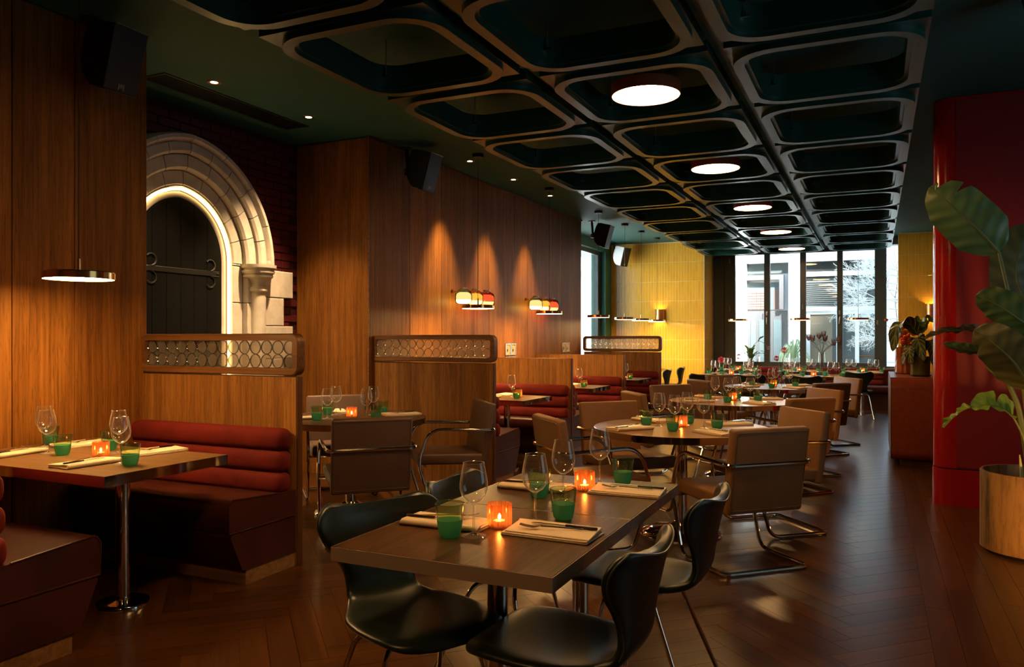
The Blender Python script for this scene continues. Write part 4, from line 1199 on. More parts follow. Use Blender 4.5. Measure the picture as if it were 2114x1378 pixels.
downlight(-4.049, 7.586, 'small ceiling downlight beside the pendant past the alcove', 70, (-0.12, 0))
downlight(-4.035, 8.696, 'small ceiling downlight over the partition past the alcove', 70, (-0.12, 0))
downlight(-4.041, 9.90, 'small ceiling downlight over the middle booth', 55, (-0.12, 0))

g = thing('air_grille', 'dark slotted air grille in the green ceiling above the archway', 'air grille', (-4.85, 4.9, CEIL), 0)
MB().loops([[(p[0], p[1], 0) for p in rect_path(0.27, 1.60, 0.004, 2)], [(p[0], p[1], -0.006) for p in rect_path(0.27, 1.60, 0.004, 2)], [(p[0], p[1], -0.006) for p in rect_path(0.22, 1.55, 0.004, 2)], [(p[0], p[1], 0) for p in rect_path(0.22, 1.55, 0.004, 2)]]).build('frame', M['iron'], g, ang=30)
gs = MB().box(0, 0, 0, 0.006, 1.55, 0.008).mesh('slat', M['iron'], smooth=False)
for q in range(12): link('slat', gs, g, (-0.1 + q * 0.018, 0, -0.004))

# jar wall lamps
JAR_G = [thin_glass('green_tinted_jar', (0.55, 0.6, 0.36), (0.2, 0.22, 0.1), 0.05, 0.4), thin_glass('amber_tinted_jar', (0.8, 0.42, 0.12), (0.35, 0.14, 0.03), 0.05, 0.4), thin_glass('ruby_tinted_jar', (0.7, 0.12, 0.06), (0.25, 0.03, 0.02), 0.05, 0.4)]
JAR_E = [emit('jar_glow_cream', (1, 0.78, 0.42), 1.1), emit('jar_glow_amber', (1, 0.66, 0.22), 1.2), emit('jar_glow_rose', (1, 0.52, 0.28), 1.1)]
JB = emit('jar_glow_bottom', (1, 0.72, 0.36), 12)
for (ys, wn) in (((7.84, 8.12, 8.42), 'above the booth past the alcove'), ((9.92, 10.22, 10.53), 'above the middle booth')):
    for q, y in enumerate(ys):
        t = thing('jar_wall_lamp', ['cream and smoke green', 'amber', 'ruby red'][q] + ' jar lamp on the oak wall ' + wn, 'wall lamp', (WX + 0.155, y, 1.735))
        MB().lathe([(0.0, 0.004), (0.065, 0.004), (0.09, 0.02), (0.1, 0.05), (0.1, 0.11), (0.086, 0.15), (0.05, 0.172), (0.035, 0.178), (0.035, 0.185)], 24).build('glass_jar', JAR_G[q], t, ang=80)
        MB().lathe([(0, 0.142), (0.05, 0.14), (0.078, 0.125), (0.086, 0.10), (0.086, 0.055), (0.0, 0.055)], 24).build('opal_shade', JAR_E[q], t)
        MB().lathe([(0, 0.012), (0.06, 0.012), (0.08, 0.026), (0.086, 0.054), (0, 0.054)], 24).build('glowing_base', JB, t)
        MB().lathe([(0, 0.178), (0.04, 0.178), (0.04, 0.196), (0, 0.198)], 16).build('cap', M['grey_metal'], t)
        MB().tube([(-0.153, 0, 0.15), (-0.108, 0, 0.15)], 0.012, 8).lathe([(0, 0), (0.03, 0), (0.03, 0.006), (0, 0.006)], 16, M=Matrix.Translation((-0.155, 0, 0.15)) @ Matrix.Rotation(PI / 2, 4, 'Y')).build('bracket', M['brass'], t)
def half_lamp(x, y, z, label):
    t = thing('copper_wall_lamp', label, 'wall lamp', (x, y, z))
    arc = [(0.10 * math.cos(a), -0.10 * math.sin(a)) for a in [PI * k / 14 for k in range(15)]]
    ain = [(0.094 * math.cos(a), -0.094 * math.sin(a)) for a in [PI * k / 14 for k in range(14, -1, -1)]]
    MB().prism(arc + ain, -0.13, 0.13).build('shade', M['copper'], t)
    MB().box(0, -0.003, 0, 0.18, 0.006, 0.24).build('back_plate', M['copper'], t, smooth=False)
    for zz in (-0.06, 0.06): MB().lathe([(0, -0.02), (0.03, -0.02), (0.03, 0.02), (0, 0.02)], 12, (0, -0.045, zz)).build('bulb', M['sconce_glow'], t)
half_lamp(-4.0, 15.738, 1.80, 'half-round copper up and down wall light on the yellow tiles by the booths')
half_lamp(0.93, 16.188, 1.84, 'half-round copper wall light on the yellow pillar by the red block')

# ------------------------------------------------------------------ loudspeakers
def speaker(x, y, z, rz, label, badge=True, white=False, drop=0.3, tilt=16):
    t = thing('loudspeaker', label, 'loudspeaker', (x, y, z), rz)
    Rm = Matrix.Rotation(math.radians(tilt), 4, 'Y')
    prof = [(0.11, -0.185), (0.11, 0.185), (-0.06, 0.185), (-0.10, 0.17), (-0.115, 0.10), (-0.12, 0.0), (-0.105, -0.07), (-0.075, -0.125), (-0.03, -0.165), (0.01, -0.185)]
    body = base_mat('white_cabinet', (0.6, 0.62, 0.6), 0.5)[0] if white else M['black']
    MB().prism(prof, -0.115, 0.115, 'y', M=Rm).build('cabinet', body, t, ang=50)
    gr = MB().rbox(0.117, 0, 0, 0.014, 0.228, 0.372, 0.004, 1, M=Rm).build('grille', base_mat('grey_grille', (0.028, 0.03, 0.032), 0.45, 0.3)[0], t, smooth=False)
    mb = MB()
    for sy in (-0.018, 0.014): mb.box(0.126, sy, -0.155, 0.003, 0.004, 0.034, M=Rm)
    for sy in (-0.009, -0.002, 0.005): mb.box(0.126, sy, -0.152, 0.003, 0.0025, 0.022, M=Rm)
    mb.box(0.126, -0.002, -0.142, 0.003, 0.016, 0.0025, M=Rm)
    mb.build('badge', base_mat('badge_silver', (0.55, 0.5, 0.42), 0.35, 0.8)[0], gr, smooth=False)
    for s in (1, -1): MB().box(0.1, 0, s * 0.189, 0.06, 0.22, 0.006, M=Rm).build('end_trim', M['grey_metal'] if s > 0 else M['black'], t, smooth=False)
    dz = CEIL - z
    MB().tube(fillet([(-0.10, 0, 0.0), (-0.17, 0, 0.0), (-0.19, 0, dz - 0.01)], 0.03), 0.02, 8).lathe([(0, dz - 0.012), (0.06, dz - 0.012), (0.06, dz), (0, dz)], 16, (-0.19, 0, 0)).lathe([(0, -0.035), (0.035, -0.03), (0.035, 0.03), (0, 0.035)], 12, (-0.175, 0, 0.0), ).build('bracket', M['black'], t)
    MB().lathe([(0, 0), (0.014, 0), (0.012, 0.012), (0, 0.012)], 12, M=Matrix.Translation((-0.175, -0.03, 0.0)) @ Matrix.Rotation(PI / 2, 4, 'X')).build('knob', base_mat('red_knob', (0.6, 0.05, 0.03), 0.5)[0], t)
speaker(-4.14, 3.22, 3.03, 0.0, 'black loudspeaker on a ceiling bracket at the near end of the oak wall')
speaker(-4.16, 6.78, 3.05, 0.0, 'black loudspeaker on a ceiling bracket beside the oak pillar corner')
speaker(-4.10, 12.35, 3.05, 0.0, 'black loudspeaker on a ceiling bracket in front of the tall side window')
speaker(-4.70, 15.35, 3.02, -0.35, 'loudspeaker with daylit white side in the corner of the yellow tiles', white=True)
speaker(0.92, 5.05, 3.06, PI - 0.5, 'black loudspeaker high up in front of the red block')

# ------------------------------------------------------------------ pictures, socket plate
def ink(seed):
    rnd = random.Random(seed)
    body = [(0.024 * math.cos(a) * rnd.uniform(.75, 1.15), 0.02 * math.sin(a) * rnd.uniform(.8, 1.2) - 0.012) for a in [2 * PI * k / 14 for k in range(14)]]
    mb = MB().prism([(p[0], p[1]) for p in body], 0.0, 0.0006, 'x')
    mb.tube([(0.0003, 0.017 * math.cos(a), 0.008 + 0.022 * math.sin(a)) for a in [PI * k / 8 for k in range(9)]], 0.0018, 5)
    for q in range(5): mb.box(0.0003, -0.03 + q * 0.007, -0.034 + rnd.uniform(-.004, .004), 0.0008, 0.006, 0.006)
    return mb
paper = noisy('cream_print', (0.62, 0.42, 0.22), (0.68, 0.48, 0.27), 30, 0.6, 0)
inkm = base_mat('dark_ink', (0.02, 0.017, 0.03), 0.6)[0]
frame_w = base_mat('silver_frame', (0.75, 0.72, 0.68), 0.2, 0.8)[0]
pk = 0
for (y, wn) in ((9.32, 'above the middle booth'), (11.36, 'above the farthest booth')):
    for cyy, sn in ((0, 'nearer'), (0.165, 'farther')):
        for z, rn in ((1.20, 'upper'), (1.03, 'lower')):
            pk += 1
            t = thing('framed_print', f'small silver framed ink print, {rn} row, {sn} of the pair {wn}', 'picture', (WX + 0.004, y + cyy, z))
            o_ = rect_path(0.155, 0.155, 0.004, 2); i_ = rect_path(0.125, 0.125, 0.002, 2)
            MB().loops([[(0.0, a, b) for a, b in o_], [(0.018, a, b) for a, b in o_], [(0.018, a, b) for a, b in i_], [(0.0, a, b) for a, b in i_]]).build('frame', frame_w, t, ang=30)
            pr = MB().span(0.002, 0.006, -0.063, 0.063, -0.063, 0.063).build('print', paper, t, smooth=False)
            io = ink(pk).build('drawing', inkm, pr); io.location = (0.0065, 0, 0)
t = thing('socket_plate', 'dark metal socket plate low on the yellow tiled wall', 'socket', (-3.26, 15.734, 0.45))
MB().rbox(0, 0, 0, 0.16, 0.008, 0.085, 0.003, 1).build('plate', base_mat('dark_plate', (0.05, 0.06, 0.07), 0.4, 0.5)[0], t, smooth=False)
for q in (-0.04, 0.04):
    MB().box(q, -0.005, 0, 0.045, 0.004, 0.045).build('socket', M['black'], t, smooth=False)

# ------------------------------------------------------------------ low cabinet by the red block
cb = thing('low_cabinet', 'low rounded oxblood leather clad cabinet beside the red lacquer block', 'cabinet', (0.14, 9.08, 0))
prof = rect_path(1.78, 0.86, 0.10, 6, 0.89, 0.50)
MB().prism(prof, 0.015, 1.2, 'x').build('body', M['rust'], cb)
MB().prism(rect_path(1.76, 0.84, 0.095, 6, 0.89, 0.50), 0.0, 0.016, 'x').build('end_panel', M['edge_wood'], cb)
MB().span(0.0, 1.2, 0.1, 1.7, 0.926, 0.936).build('top', M['rust'], cb, smooth=False)
MB().span(0.10, 1.15, 0.12, 1.66, 0, 0.075).build('plinth', M['edge_wood'], cb, smooth=False)

# ------------------------------------------------------------------ plants
def leaf_mat(name, dark, light, vein=None, stripes=46, rough=0.38):
    m, nt, p = base_mat(name, dark, rough)
    tc = nt.nodes.new('ShaderNodeTexCoord'); sp = nt.nodes.new('ShaderNodeSeparateXYZ'); nt.links.new(tc.outputs['UV'], sp.inputs[0])
    ab = nd(nt, 'ShaderNodeMath', operation='ABSOLUTE'); nt.links.new(sp.outputs[1], ab.inputs[0])
    mu = nd(nt, 'ShaderNodeMath', operation='MULTIPLY_ADD', i_1=-0.16); nt.links.new(ab.outputs[0], mu.inputs[0]); nt.links.new(sp.outputs[0], mu.inputs[2])
    sc = nd(nt, 'ShaderNodeMath', operation='MULTIPLY', i_1=float(stripes)); nt.links.new(mu.outputs[0], sc.inputs[0])
    sn = nd(nt, 'ShaderNodeMath', operation='SINE'); nt.links.new(sc.outputs[0], sn.inputs[0])
    n = nd(nt, 'ShaderNodeTexNoise', i_Scale=5.0, i_Detail=4.0); nt.links.new(coords(nt), n.inputs['Vector'])
    mixv = nd(nt, 'ShaderNodeMath', operation='MULTIPLY_ADD', i_1=0.12); nt.links.new(sn.outputs[0], mixv.inputs[0]); nt.links.new(n.outputs[0], mixv.inputs[2])
    col = ramp(nt, mixv.outputs[0], [(0.3, dark), (0.7, light)])
    if vein:
        r2_ = ramp(nt, sn.outputs[0], [(0.55, (0, 0, 0)), (0.95, (1, 1, 1))])
        r3_ = ramp(nt, ab.outputs[0], [(0.06, (1, 1, 1)), (0.16, (0, 0, 0))])
        mxx = nd(nt, 'ShaderNodeMath', operation='MAXIMUM'); nt.links.new(r2_, mxx.inputs[0]); nt.links.new(r3_, mxx.inputs[1])
        mc = nd(nt, 'ShaderNodeMix', data_type='RGBA', i_7=(*vein, 1)); nt.links.new(mxx.outputs[0], mc.inputs[0]); nt.links.new(col, mc.inputs[6])
        col = mc.outputs[2]
    nt.links.new(col, p.inputs['Base Color'])
    p.inputs['Transmission Weight'].default_value = 0.0
    p.inputs['Subsurface Weight'].default_value = 0.0
    bump(nt, p, sn.outputs[0], 0.35, 0.003)
    return m
LG = leaf_mat('paddle_leaf_green', (0.065, 0.135, 0.045), (0.13, 0.23, 0.08))
LL = leaf_mat('paddle_leaf_light', (0.13, 0.24, 0.025), (0.21, 0.36, 0.045))
LB = leaf_mat('paddle_leaf_brown', (0.11, 0.07, 0.025), (0.18, 0.125, 0.045))
LD = leaf_mat('paddle_leaf_dark', (0.075, 0.078, 0.028), (0.14, 0.14, 0.05))
LC = leaf_mat('striped_leaf', (0.010, 0.022, 0.007), (0.03, 0.055, 0.012), (0.17, 0.24, 0.05), 60, 0.3)
STEM = noisy('green_stem', (0.10, 0.14, 0.04), (0.16, 0.19, 0.07), 8, 0.45, 0.05)
def leaf(parent, pts, side, width, m, fold=0.25, tipw=0.35, curl=0.0, tears=(), name='leaf', n=22, nv=8, mid=True, basew=0.55):
    """a broad leaf: pts = base, control(s), tip of the midrib; side = direction across"""
    P = [Vector(p) for p in crom([tuple(p) for p in pts], 10)]
    side = Vector(side)
    rows_t, rows_b, uvs = [], [], []
    U = len(P)
    for i, p in enumerate(P):
        t = i / (U - 1)
        tan = (P[min(i + 1, U - 1)] - P[max(i - 1, 0)]).normalized()
        s = (side - tan * side.dot(tan)).normalized()
        nn = tan.cross(s).normalized()
        w = width * (min(1, (t / 0.22)) ** 0.6 if t < 0.22 else 1) * (1 if t < 0.5 else max(0.0, 1 - ((t - 0.5) / 0.5) ** 2.4) ** 0.75)
        w = max(w, 0.002)
        rt, rb = [], []
        for k in range(2 * nv + 1):
            v = -1 + k / nv
            ww = w
            for (tt, sd, dep, hw) in tears:
                if abs(t - tt) < hw and v * sd > 0: ww = min(ww, w * (1 - dep * (1 - abs(t - tt) / hw)))
            q = p + s * (v * ww) + nn * (fold * abs(v) ** 1.3 * ww + curl * v * v * ww * math.sin(t * 9) + 0.006 * math.sin(t * 30 + v * 3) * abs(v))
            rt.append(q + nn * 0.0007); rb.append(q - nn * 0.0007); uvs.append((t, v))
        rows_t.append(rt); rows_b.append(list(rt_ for rt_ in rb))
    mb = MB().grid(rows_t).grid([list(reversed(r)) for r in rows_b])
    me = mb.mesh(name, m, ang=60, fix=False)
    uv2 = uvs + [(t, -v) for t, v in uvs]
    ul = me.uv_layers.new(name='UVMap')
    for lp in me.loops: ul.data[lp.index].uv = uv2[lp.vertex_index]
    o = link(name, me, parent)
    if mid: MB().tube(P, lambda t: 0.0075 * (1 - 0.8 * t) * min(1.4, width / 0.12 + 0.2), 6).build('midrib', STEM, o)
    return o
PT = (0.91, 5.86)
pt = thing('tall_paddle_plant', 'tall broad-leaved paddle plant with torn leaves in the glowing bronze pot', 'plant', (0, 0, 0))
leaf(pt, [(0.704, 5.75, 1.894), (0.60, 5.70, 2.02), (0.50, 5.68, 2.13), (0.40, 5.68, 2.24), (0.31, 5.72, 2.33)], (0.72, -0.25, 0.62), 0.165, LG, 0.16, tears=((0.72, 1, 0.6, 0.03), (0.9, 1, 0.7, 0.04)))
leaf(pt, [(0.90, 5.98, 1.55), (0.83, 5.97, 1.72), (0.84, 5.99, 1.92), (0.93, 6.05, 2.10)], (0.85, 0.2, -0.2), 0.15, LD, 0.2)  # back-lit shade on this leaf is put in as darker colour
leaf(pt, [(0.93, 5.68, 1.36), (0.80, 5.6, 1.46), (0.67, 5.58, 1.56), (0.56, 5.6, 1.62)], (0.45, -0.5, 0.75), 0.115, LG, 0.2)
leaf(pt, [(0.83, 5.52, 1.05), (0.75, 5.46, 1.20), (0.64, 5.44, 1.32), (0.54, 5.48, 1.41)], (0.65, -0.35, 0.62), 0.135, LD, 0.22, tears=((0.8, -1, 0.5, 0.05),))
leaf(pt, [(0.88, 5.66, 1.07), (0.78, 5.62, 1.13), (0.68, 5.60, 1.21), (0.58, 5.62, 1.32)], (0.35, -0.55, 0.75), 0.10, LL, 0.2)
leaf(pt, [(0.60, 5.55, 1.37), (0.50, 5.54, 1.40), (0.40, 5.54, 1.395), (0.28, 5.55, 1.35)], (0.1, -0.75, 0.5), 0.035, LB, 0.7, curl=0.6, tears=((0.6, -1, 0.5, 0.06), (0.8, 1, 0.6, 0.06)))
leaf(pt, [(0.66, 5.6, 1.27), (0.57, 5.59, 1.275), (0.48, 5.59, 1.285), (0.385, 5.6, 1.32)], (0.1, -0.6, 0.8), 0.042, LG, 0.5)
leaf(pt, [(0.70, 5.6, 1.385), (0.62, 5.6, 1.40), (0.54, 5.6, 1.42)], (0.1, -0.6, 0.8), 0.022, LL, 0.5)
leaf(pt, [(0.759, 5.60, 0.873), (0.70, 5.57, 0.925), (0.62, 5.56, 0.945), (0.53, 5.57, 0.925)], (0.15, -0.75, -0.62), 0.085, LL, 0.5, tears=((0.35, 1, 0.85, 0.05), (0.62, 1, 0.9, 0.06), (0.5, -1, 0.7, 0.05)))
leaf(pt, [(0.535, 5.57, 0.93), (0.48, 5.57, 0.90), (0.43, 5.57, 0.85), (0.385, 5.58, 0.79)], (0.6, -0.6, 0.5), 0.03, LL, 0.7, curl=0.4)
def stem_(pts, r): MB().tube(crom(pts, 8), lambda t: r * (1 - 0.35 * t), 8).build('stalk', STEM, pt)
stem_([(0.92, 5.86, 0.40), (0.86, 5.82, 0.9), (0.80, 5.78, 1.38), (0.765, 5.77, 1.60), (0.704, 5.75, 1.894)], 0.017)
stem_([(0.95, 5.90, 0.40), (0.95, 5.95, 1.0), (0.90, 5.98, 1.55)], 0.018)
stem_([(0.93, 5.84, 0.40), (0.98, 5.75, 0.9), (0.93, 5.68, 1.36)], 0.017)
stem_([(0.88, 5.80, 0.40), (0.85, 5.72, 0.60), (0.80, 5.70, 0.92), (0.742, 5.66, 1.09), (0.80, 5.55, 1.10)], 0.02)
stem_([(0.90, 5.78, 0.40), (0.90, 5.68, 0.8), (0.88, 5.66, 1.07)], 0.016)
stem_([(0.86, 5.76, 0.42), (0.845, 5.66, 0.60), (0.81, 5.62, 0.76), (0.759, 5.60, 0.873)], 0.009)
MB().tube([(0.83, 5.74, 0.42), (0.82, 5.73, 0.52), (0.81, 5.73, 0.63)], lambda t: 0.016 * (1 - 0.85 * t) + 0.001, 8).build('spear', noisy('pale_spear', (0.35, 0.42, 0.2), (0.5, 0.55, 0.3), 8, 0.5, 0), pt)
po = thing('bronze_planter', 'large round weathered bronze planter on the oak floor by the red block', 'planter', (PT[0], PT[1], 0))
m, nt, p = base_mat('weathered_bronze', (0.2, 0.1, 0.04), 0.5, 0.2)
co = coords(nt, (9, 9, 1.3)); n1 = nd(nt, 'ShaderNodeTexNoise', i_Scale=1.6, i_Detail=7.0, i_Roughness=0.7); nt.links.new(co, n1.inputs['Vector'])
nt.links.new(ramp(nt, n1.outputs[0], [(0.34, (0.07, 0.045, 0.022)), (0.5, (0.26, 0.14, 0.05)), (0.75, (0.36, 0.20, 0.07))]), p.inputs['Base Color']); bump(nt, p, n1.outputs[0], 0.15, 0.002)
MB().lathe([(0, 0.015), (0.285, 0.015), (0.30, 0.02), (0.30, 0.505), (0.297, 0.511), (0.283, 0.511), (0.28, 0.505), (0.28, 0.42), (0, 0.42)], 64).build('wall', m, po, ang=40)
MB().lathe([(0, 0.0), (0.275, 0.0), (0.28, 0.016), (0, 0.016)], 40).build('foot', M['black'], po)
so = MB().lathe([(0, 0.415), (0.1, 0.425), (0.2, 0.42), (0.279, 0.414), (0.279, 0.40), (0, 0.40)], 28).build('soil', noisy('dark_soil', (0.015, 0.01, 0.007), (0.04, 0.028, 0.018), 60, 0.95, 0.8, 0.01), po)

# striped plant in a glazed pot, red vase, red blooms on the cabinet
CT = 0.936
gp = thing('glazed_pot', 'olive green glazed plant pot with saucer on the oxblood cabinet', 'pot', (0.44, 9.60, CT))
pg = noisy('olive_glaze', (0.05, 0.06, 0.015), (0.12, 0.12, 0.03), 7, 0.12, 0.05)
MB().lathe([(0, 0.014), (0.088, 0.014), (0.094, 0.02), (0.10, 0.20), (0.104, 0.206), (0.104, 0.218), (0.094, 0.218), (0.09, 0.17), (0, 0.17)], 28).build('pot_body', pg, gp, ang=40)
MB().lathe([(0, 0.0), (0.085, 0.0), (0.108, 0.012), (0.11, 0.018), (0.095, 0.016), (0, 0.013)], 28).build('saucer', pg, gp)
sp_ = thing('striped_leaf_plant', 'houseplant with large dark striped leaves growing from the olive glazed pot', 'plant', (0.44, 9.60, CT + 0.17))
for pts, sd, w, mm in (([(-0.02, 0, 0.28), (-0.13, -0.05, 0.42), (-0.23, -0.08, 0.36), (-0.27, -0.09, 0.10)], (0.7, -0.5, 0.3), 0.088, LC), ([(0.0, -0.03, 0.10), (-0.03, -0.08, 0.25), (-0.02, -0.12, 0.20), (0.03, -0.15, 0.0)], (0.8, -0.4, 0.3), 0.072, LC),
                       ([(-0.02, -0.02, 0.05), (-0.08, -0.07, 0.16), (-0.11, -0.11, 0.10), (-0.09, -0.13, -0.04)], (0.8, -0.5, 0), 0.062, LC), ([(0.03, -0.02, 0.10), (0.08, -0.08, 0.22), (0.11, -0.11, 0.14), (0.12, -0.13, -0.05)], (0.8, 0.3, 0.2), 0.062, LC),
                       ([(0.0, 0.02, 0.3), (-0.03, 0.03, 0.42), (-0.06, 0.02, 0.46), (-0.13, 0.0, 0.40)], (0.5, -0.8, 0.3), 0.055, LL), ([(0.02, 0.02, 0.3), (0.04, 0.0, 0.42), (0.07, -0.02, 0.47), (0.14, -0.04, 0.42)], (0.6, -0.8, 0.3), 0.055, LL),
                       ([(0.01, 0.0, 0.3), (0.02, -0.03, 0.40), (0.02, -0.06, 0.42), (0.03, -0.12, 0.36)], (1, 0, 0.1), 0.05, LG), ([(-0.02, -0.02, 0.02), (-0.12, -0.05, 0.10), (-0.16, -0.08, 0.05), (-0.17, -0.1, -0.05)], (0.6, -0.7, 0.2), 0.035, LD)):
    leaf(sp_, pts, sd, w, mm, 0.15, n=12, nv=5)
    MB().tube(crom([(0, 0, -0.02), (pts[0][0] * 0.6, pts[0][1] * 0.6, pts[0][2] * 0.5), pts[0]], 5), 0.004, 6).build('stalk', STEM, sp_)
vs = thing('ribbed_vase', 'tall ribbed copper-red glass vase on the oxblood cabinet behind the pot', 'vase', (0.31, 10.2, CT))
vm = MB(); rows = []
rr = random.Random(3)
for z, r in ((0.0, 0.10), (0.01, 0.112), (0.12, 0.105), (0.22, 0.10), (0.31, 0.104), (0.31, 0.094), (0.05, 0.09), (0.02, 0.0)):
    rows.append([(r * (1 + 0.05 * math.sin(k * PI / 2 + z * 6)) * math.cos(2 * PI * k / 48), r * (1 + 0.05 * math.sin(k * PI / 2 + z * 6)) * math.sin(2 * PI * k / 48), z) for k in range(48)])
vm.loops(rows, closed=False)
vm.build('vase_body', noisy('copper_red_glass', (0.16, 0.03, 0.008), (0.38, 0.10, 0.02), 9, 0.15, 0.2, 0.004, metallic if False else 4), vs)
rf = thing('red_flower_stems', 'tall clustered red blooms standing in the ribbed copper-red vase', 'flowers', (0.31, 10.2, CT + 0.03))
redm = noisy('red_petal', (0.55, 0.05, 0.015), (0.75, 0.12, 0.03), 12, 0.5, 0)
for q in range(64):
    a = rr.uniform(0, 2 * PI); z = rr.uniform(0.29, 0.56); r = rr.uniform(0.01, 0.085)
    MB().lathe([(0, -0.018), (0.016, -0.012), (0.024, 0.006), (0.014, 0.016), (0.0, 0.010)], 8, (r * math.cos(a), r * math.sin(a), z), ).build('bloom', redm, rf)
for q in range(5):
    a = q * 1.3
    MB().tube([(0.03 * math.cos(a), 0.03 * math.sin(a), 0.0), (0.05 * math.cos(a), 0.05 * math.sin(a), 0.54)], 0.004, 5).build('stem', STEM, rf)
MB().tube(crom([(0, 0, 0.3), (-0.06, 0.0, 0.48), (-0.2, 0, 0.60)], 6), 0.0025, 5).build('stem', STEM, rf)
MB().lathe([(0, -0.02), (0.02, -0.01), (0.022, 0.01), (0, 0.02)], 10, (-0.2, 0, 0.60)).build('bloom', redm, rf)

# flowers and vessels on the back tables
def pompom(mb, c, r, n=46, seed=1):
    rnd = random.Random(seed)
    for q in range(n):
        th = math.acos(1 - 2 * (q + 0.5) / n); ph = q * 2.39996
        d = Vector((math.sin(th) * math.cos(ph), math.sin(th) * math.sin(ph), math.cos(th)))
        s = d.cross(Vector((0, 0, 1))); s = s.normalized() if s.length > 1e-3 else Vector((1, 0, 0)); u = s.cross(d)
        b = Vector(c) + d * r * 0.35
        pw = r * 0.2
        mb.add([b, b + d * r * 0.4 + s * pw, b + d * r * 0.66, b + d * r * 0.4 - s * pw, b + d * r * 0.42 + u * pw * 0.6], [(0, 1, 4), (1, 2, 4), (2, 3, 4), (3, 0, 4), (0, 3, 2, 1)])
PINK = base_mat('pink_petal', (0.62, 0.06, 0.13), 0.6)[0]; CORAL = base_mat('coral_petal', (0.65, 0.13, 0.09), 0.6)[0]; RED = base_mat('crimson_petal', (0.45, 0.03, 0.03), 0.6)[0]
BV = thin_glass('clear_bud_vase', (0.95, 0.95, 0.93), (0.5, 0.5, 0.45), 0.04, 0.5)
def bud_vase(x, y, label, flowers, vm=BV, h=0.14, z=TZ):
    t = thing('bud_vase', label, 'vase', (x, y, z))
    MB().lathe([(0, 0.002), (0.035, 0.002), (0.04, 0.02), (0.03, 0.06), (0.015, 0.10), (0.016, h)], 18).build('vase_body', vm, t, ang=80)
    for k, (dx, dy, hz, r, mm) in enumerate(flowers):
        s = MB().tube(crom([(0, 0, 0.01), (dx * 0.15, dy * 0.15, h), (dx, dy, hz)], 6), 0.0025, 5).build('stem', STEM, t)
        mb = MB(); pompom(mb, (dx, dy, hz), r, seed=k); mb.build('flower_head', mm, s, smooth=False)
        leaf(s, [(dx * 0.3, dy * 0.3, hz * 0.5), (dx * 0.3 + 0.03, dy * 0.3 - 0.02, hz * 0.56), (dx * 0.3 + 0.06, dy * 0.3 - 0.03, hz * 0.53)], (0, -1, 0.3), 0.012, LG, 0.1, n=6, nv=2, mid=False)
bud_vase(-2.19, 13.32, 'bud vase with a pink dahlia and a coral dahlia on the back table', [(-0.16, 0, 0.24, 0.065, PINK), (0.12, 0.05, 0.30, 0.055, CORAL)])
bud_vase(-1.05, 10.10, 'bud vase with red and peach dahlias on the third round table', [(-0.06, 0, 0.36, 0.04, RED), (0.03, 0, 0.46, 0.045, CORAL)], h=0.2)
t = thing('glass_carafe', 'clear glass carafe standing among glasses on the second round table', 'carafe', (-1.22, 7.90, TZ))
MB().lathe([(0, 0.003), (0.04, 0.003), (0.042, 0.02), (0.036, 0.09), (0.017, 0.15), (0.016, 0.19), (0.024, 0.215)], 20).build('carafe_body', BV, t, ang=80)
t = thing('orchid_pot', 'leafy orchid in a copper pot on the window ledge', 'plant', (-2.32, 16.56, 0.765))
MB().lathe([(0, 0.0), (0.05, 0.0), (0.065, 0.12), (0.06, 0.12), (0, 0.09)], 18).build('pot_body', M['copper'], t)
for k in range(11):
    a = k * 2.4; r = 0.14 + 0.1 * (k % 3)
    leaf(t, [(0, 0, 0.1), (r * 0.4 * math.cos(a), -0.05 + r * 0.3 * math.sin(a), 0.26 + 0.03 * (k % 4)), (r * math.cos(a), -0.05 + r * 0.5 * math.sin(a), 0.26 + 0.06 * (k % 4))], (-math.sin(a), math.cos(a), 0.2), 0.028, LL if k % 2 else LG, 0.15, n=8, nv=3, mid=False)
MB().tube(crom([(0, 0, 0.1), (0.04, -0.03, 0.4), (0.18, -0.04, 0.52), (0.34, -0.05, 0.40)], 6), 0.004, 5).build('stem', STEM, t)
leaf(t, [(0.14, -0.04, 0.50), (0.18, -0.05, 0.58), (0.26, -0.06, 0.62)], (0, -1, 0.4), 0.04, LL, 0.1, n=8, nv=3, mid=False)
mb = MB(); pompom(mb, (0.35, -0.05, 0.38), 0.045, 20); mb.build('flower_head', base_mat('mauve_petal', (0.4, 0.12, 0.2), 0.6)[0], t, smooth=False)
t = thing('protea_vase', 'tall clear vase of dried dark protea stems before the window', 'vase', (-0.92, 15.5, TZ))
t.location = (-0.97, 16.585, 0.765)
MB().lathe([(0, 0.004), (0.075, 0.004), (0.078, 0.02), (0.062, 0.16), (0.055, 0.30)], 22).build('vase_body', BV, t, ang=80)
PRO = noisy('dried_protea', (0.10, 0.05, 0.06), (0.22, 0.13, 0.13), 25, 0.8, 0)
DST = base_mat('dry_stem', (0.09, 0.06, 0.03), 0.8)[0]
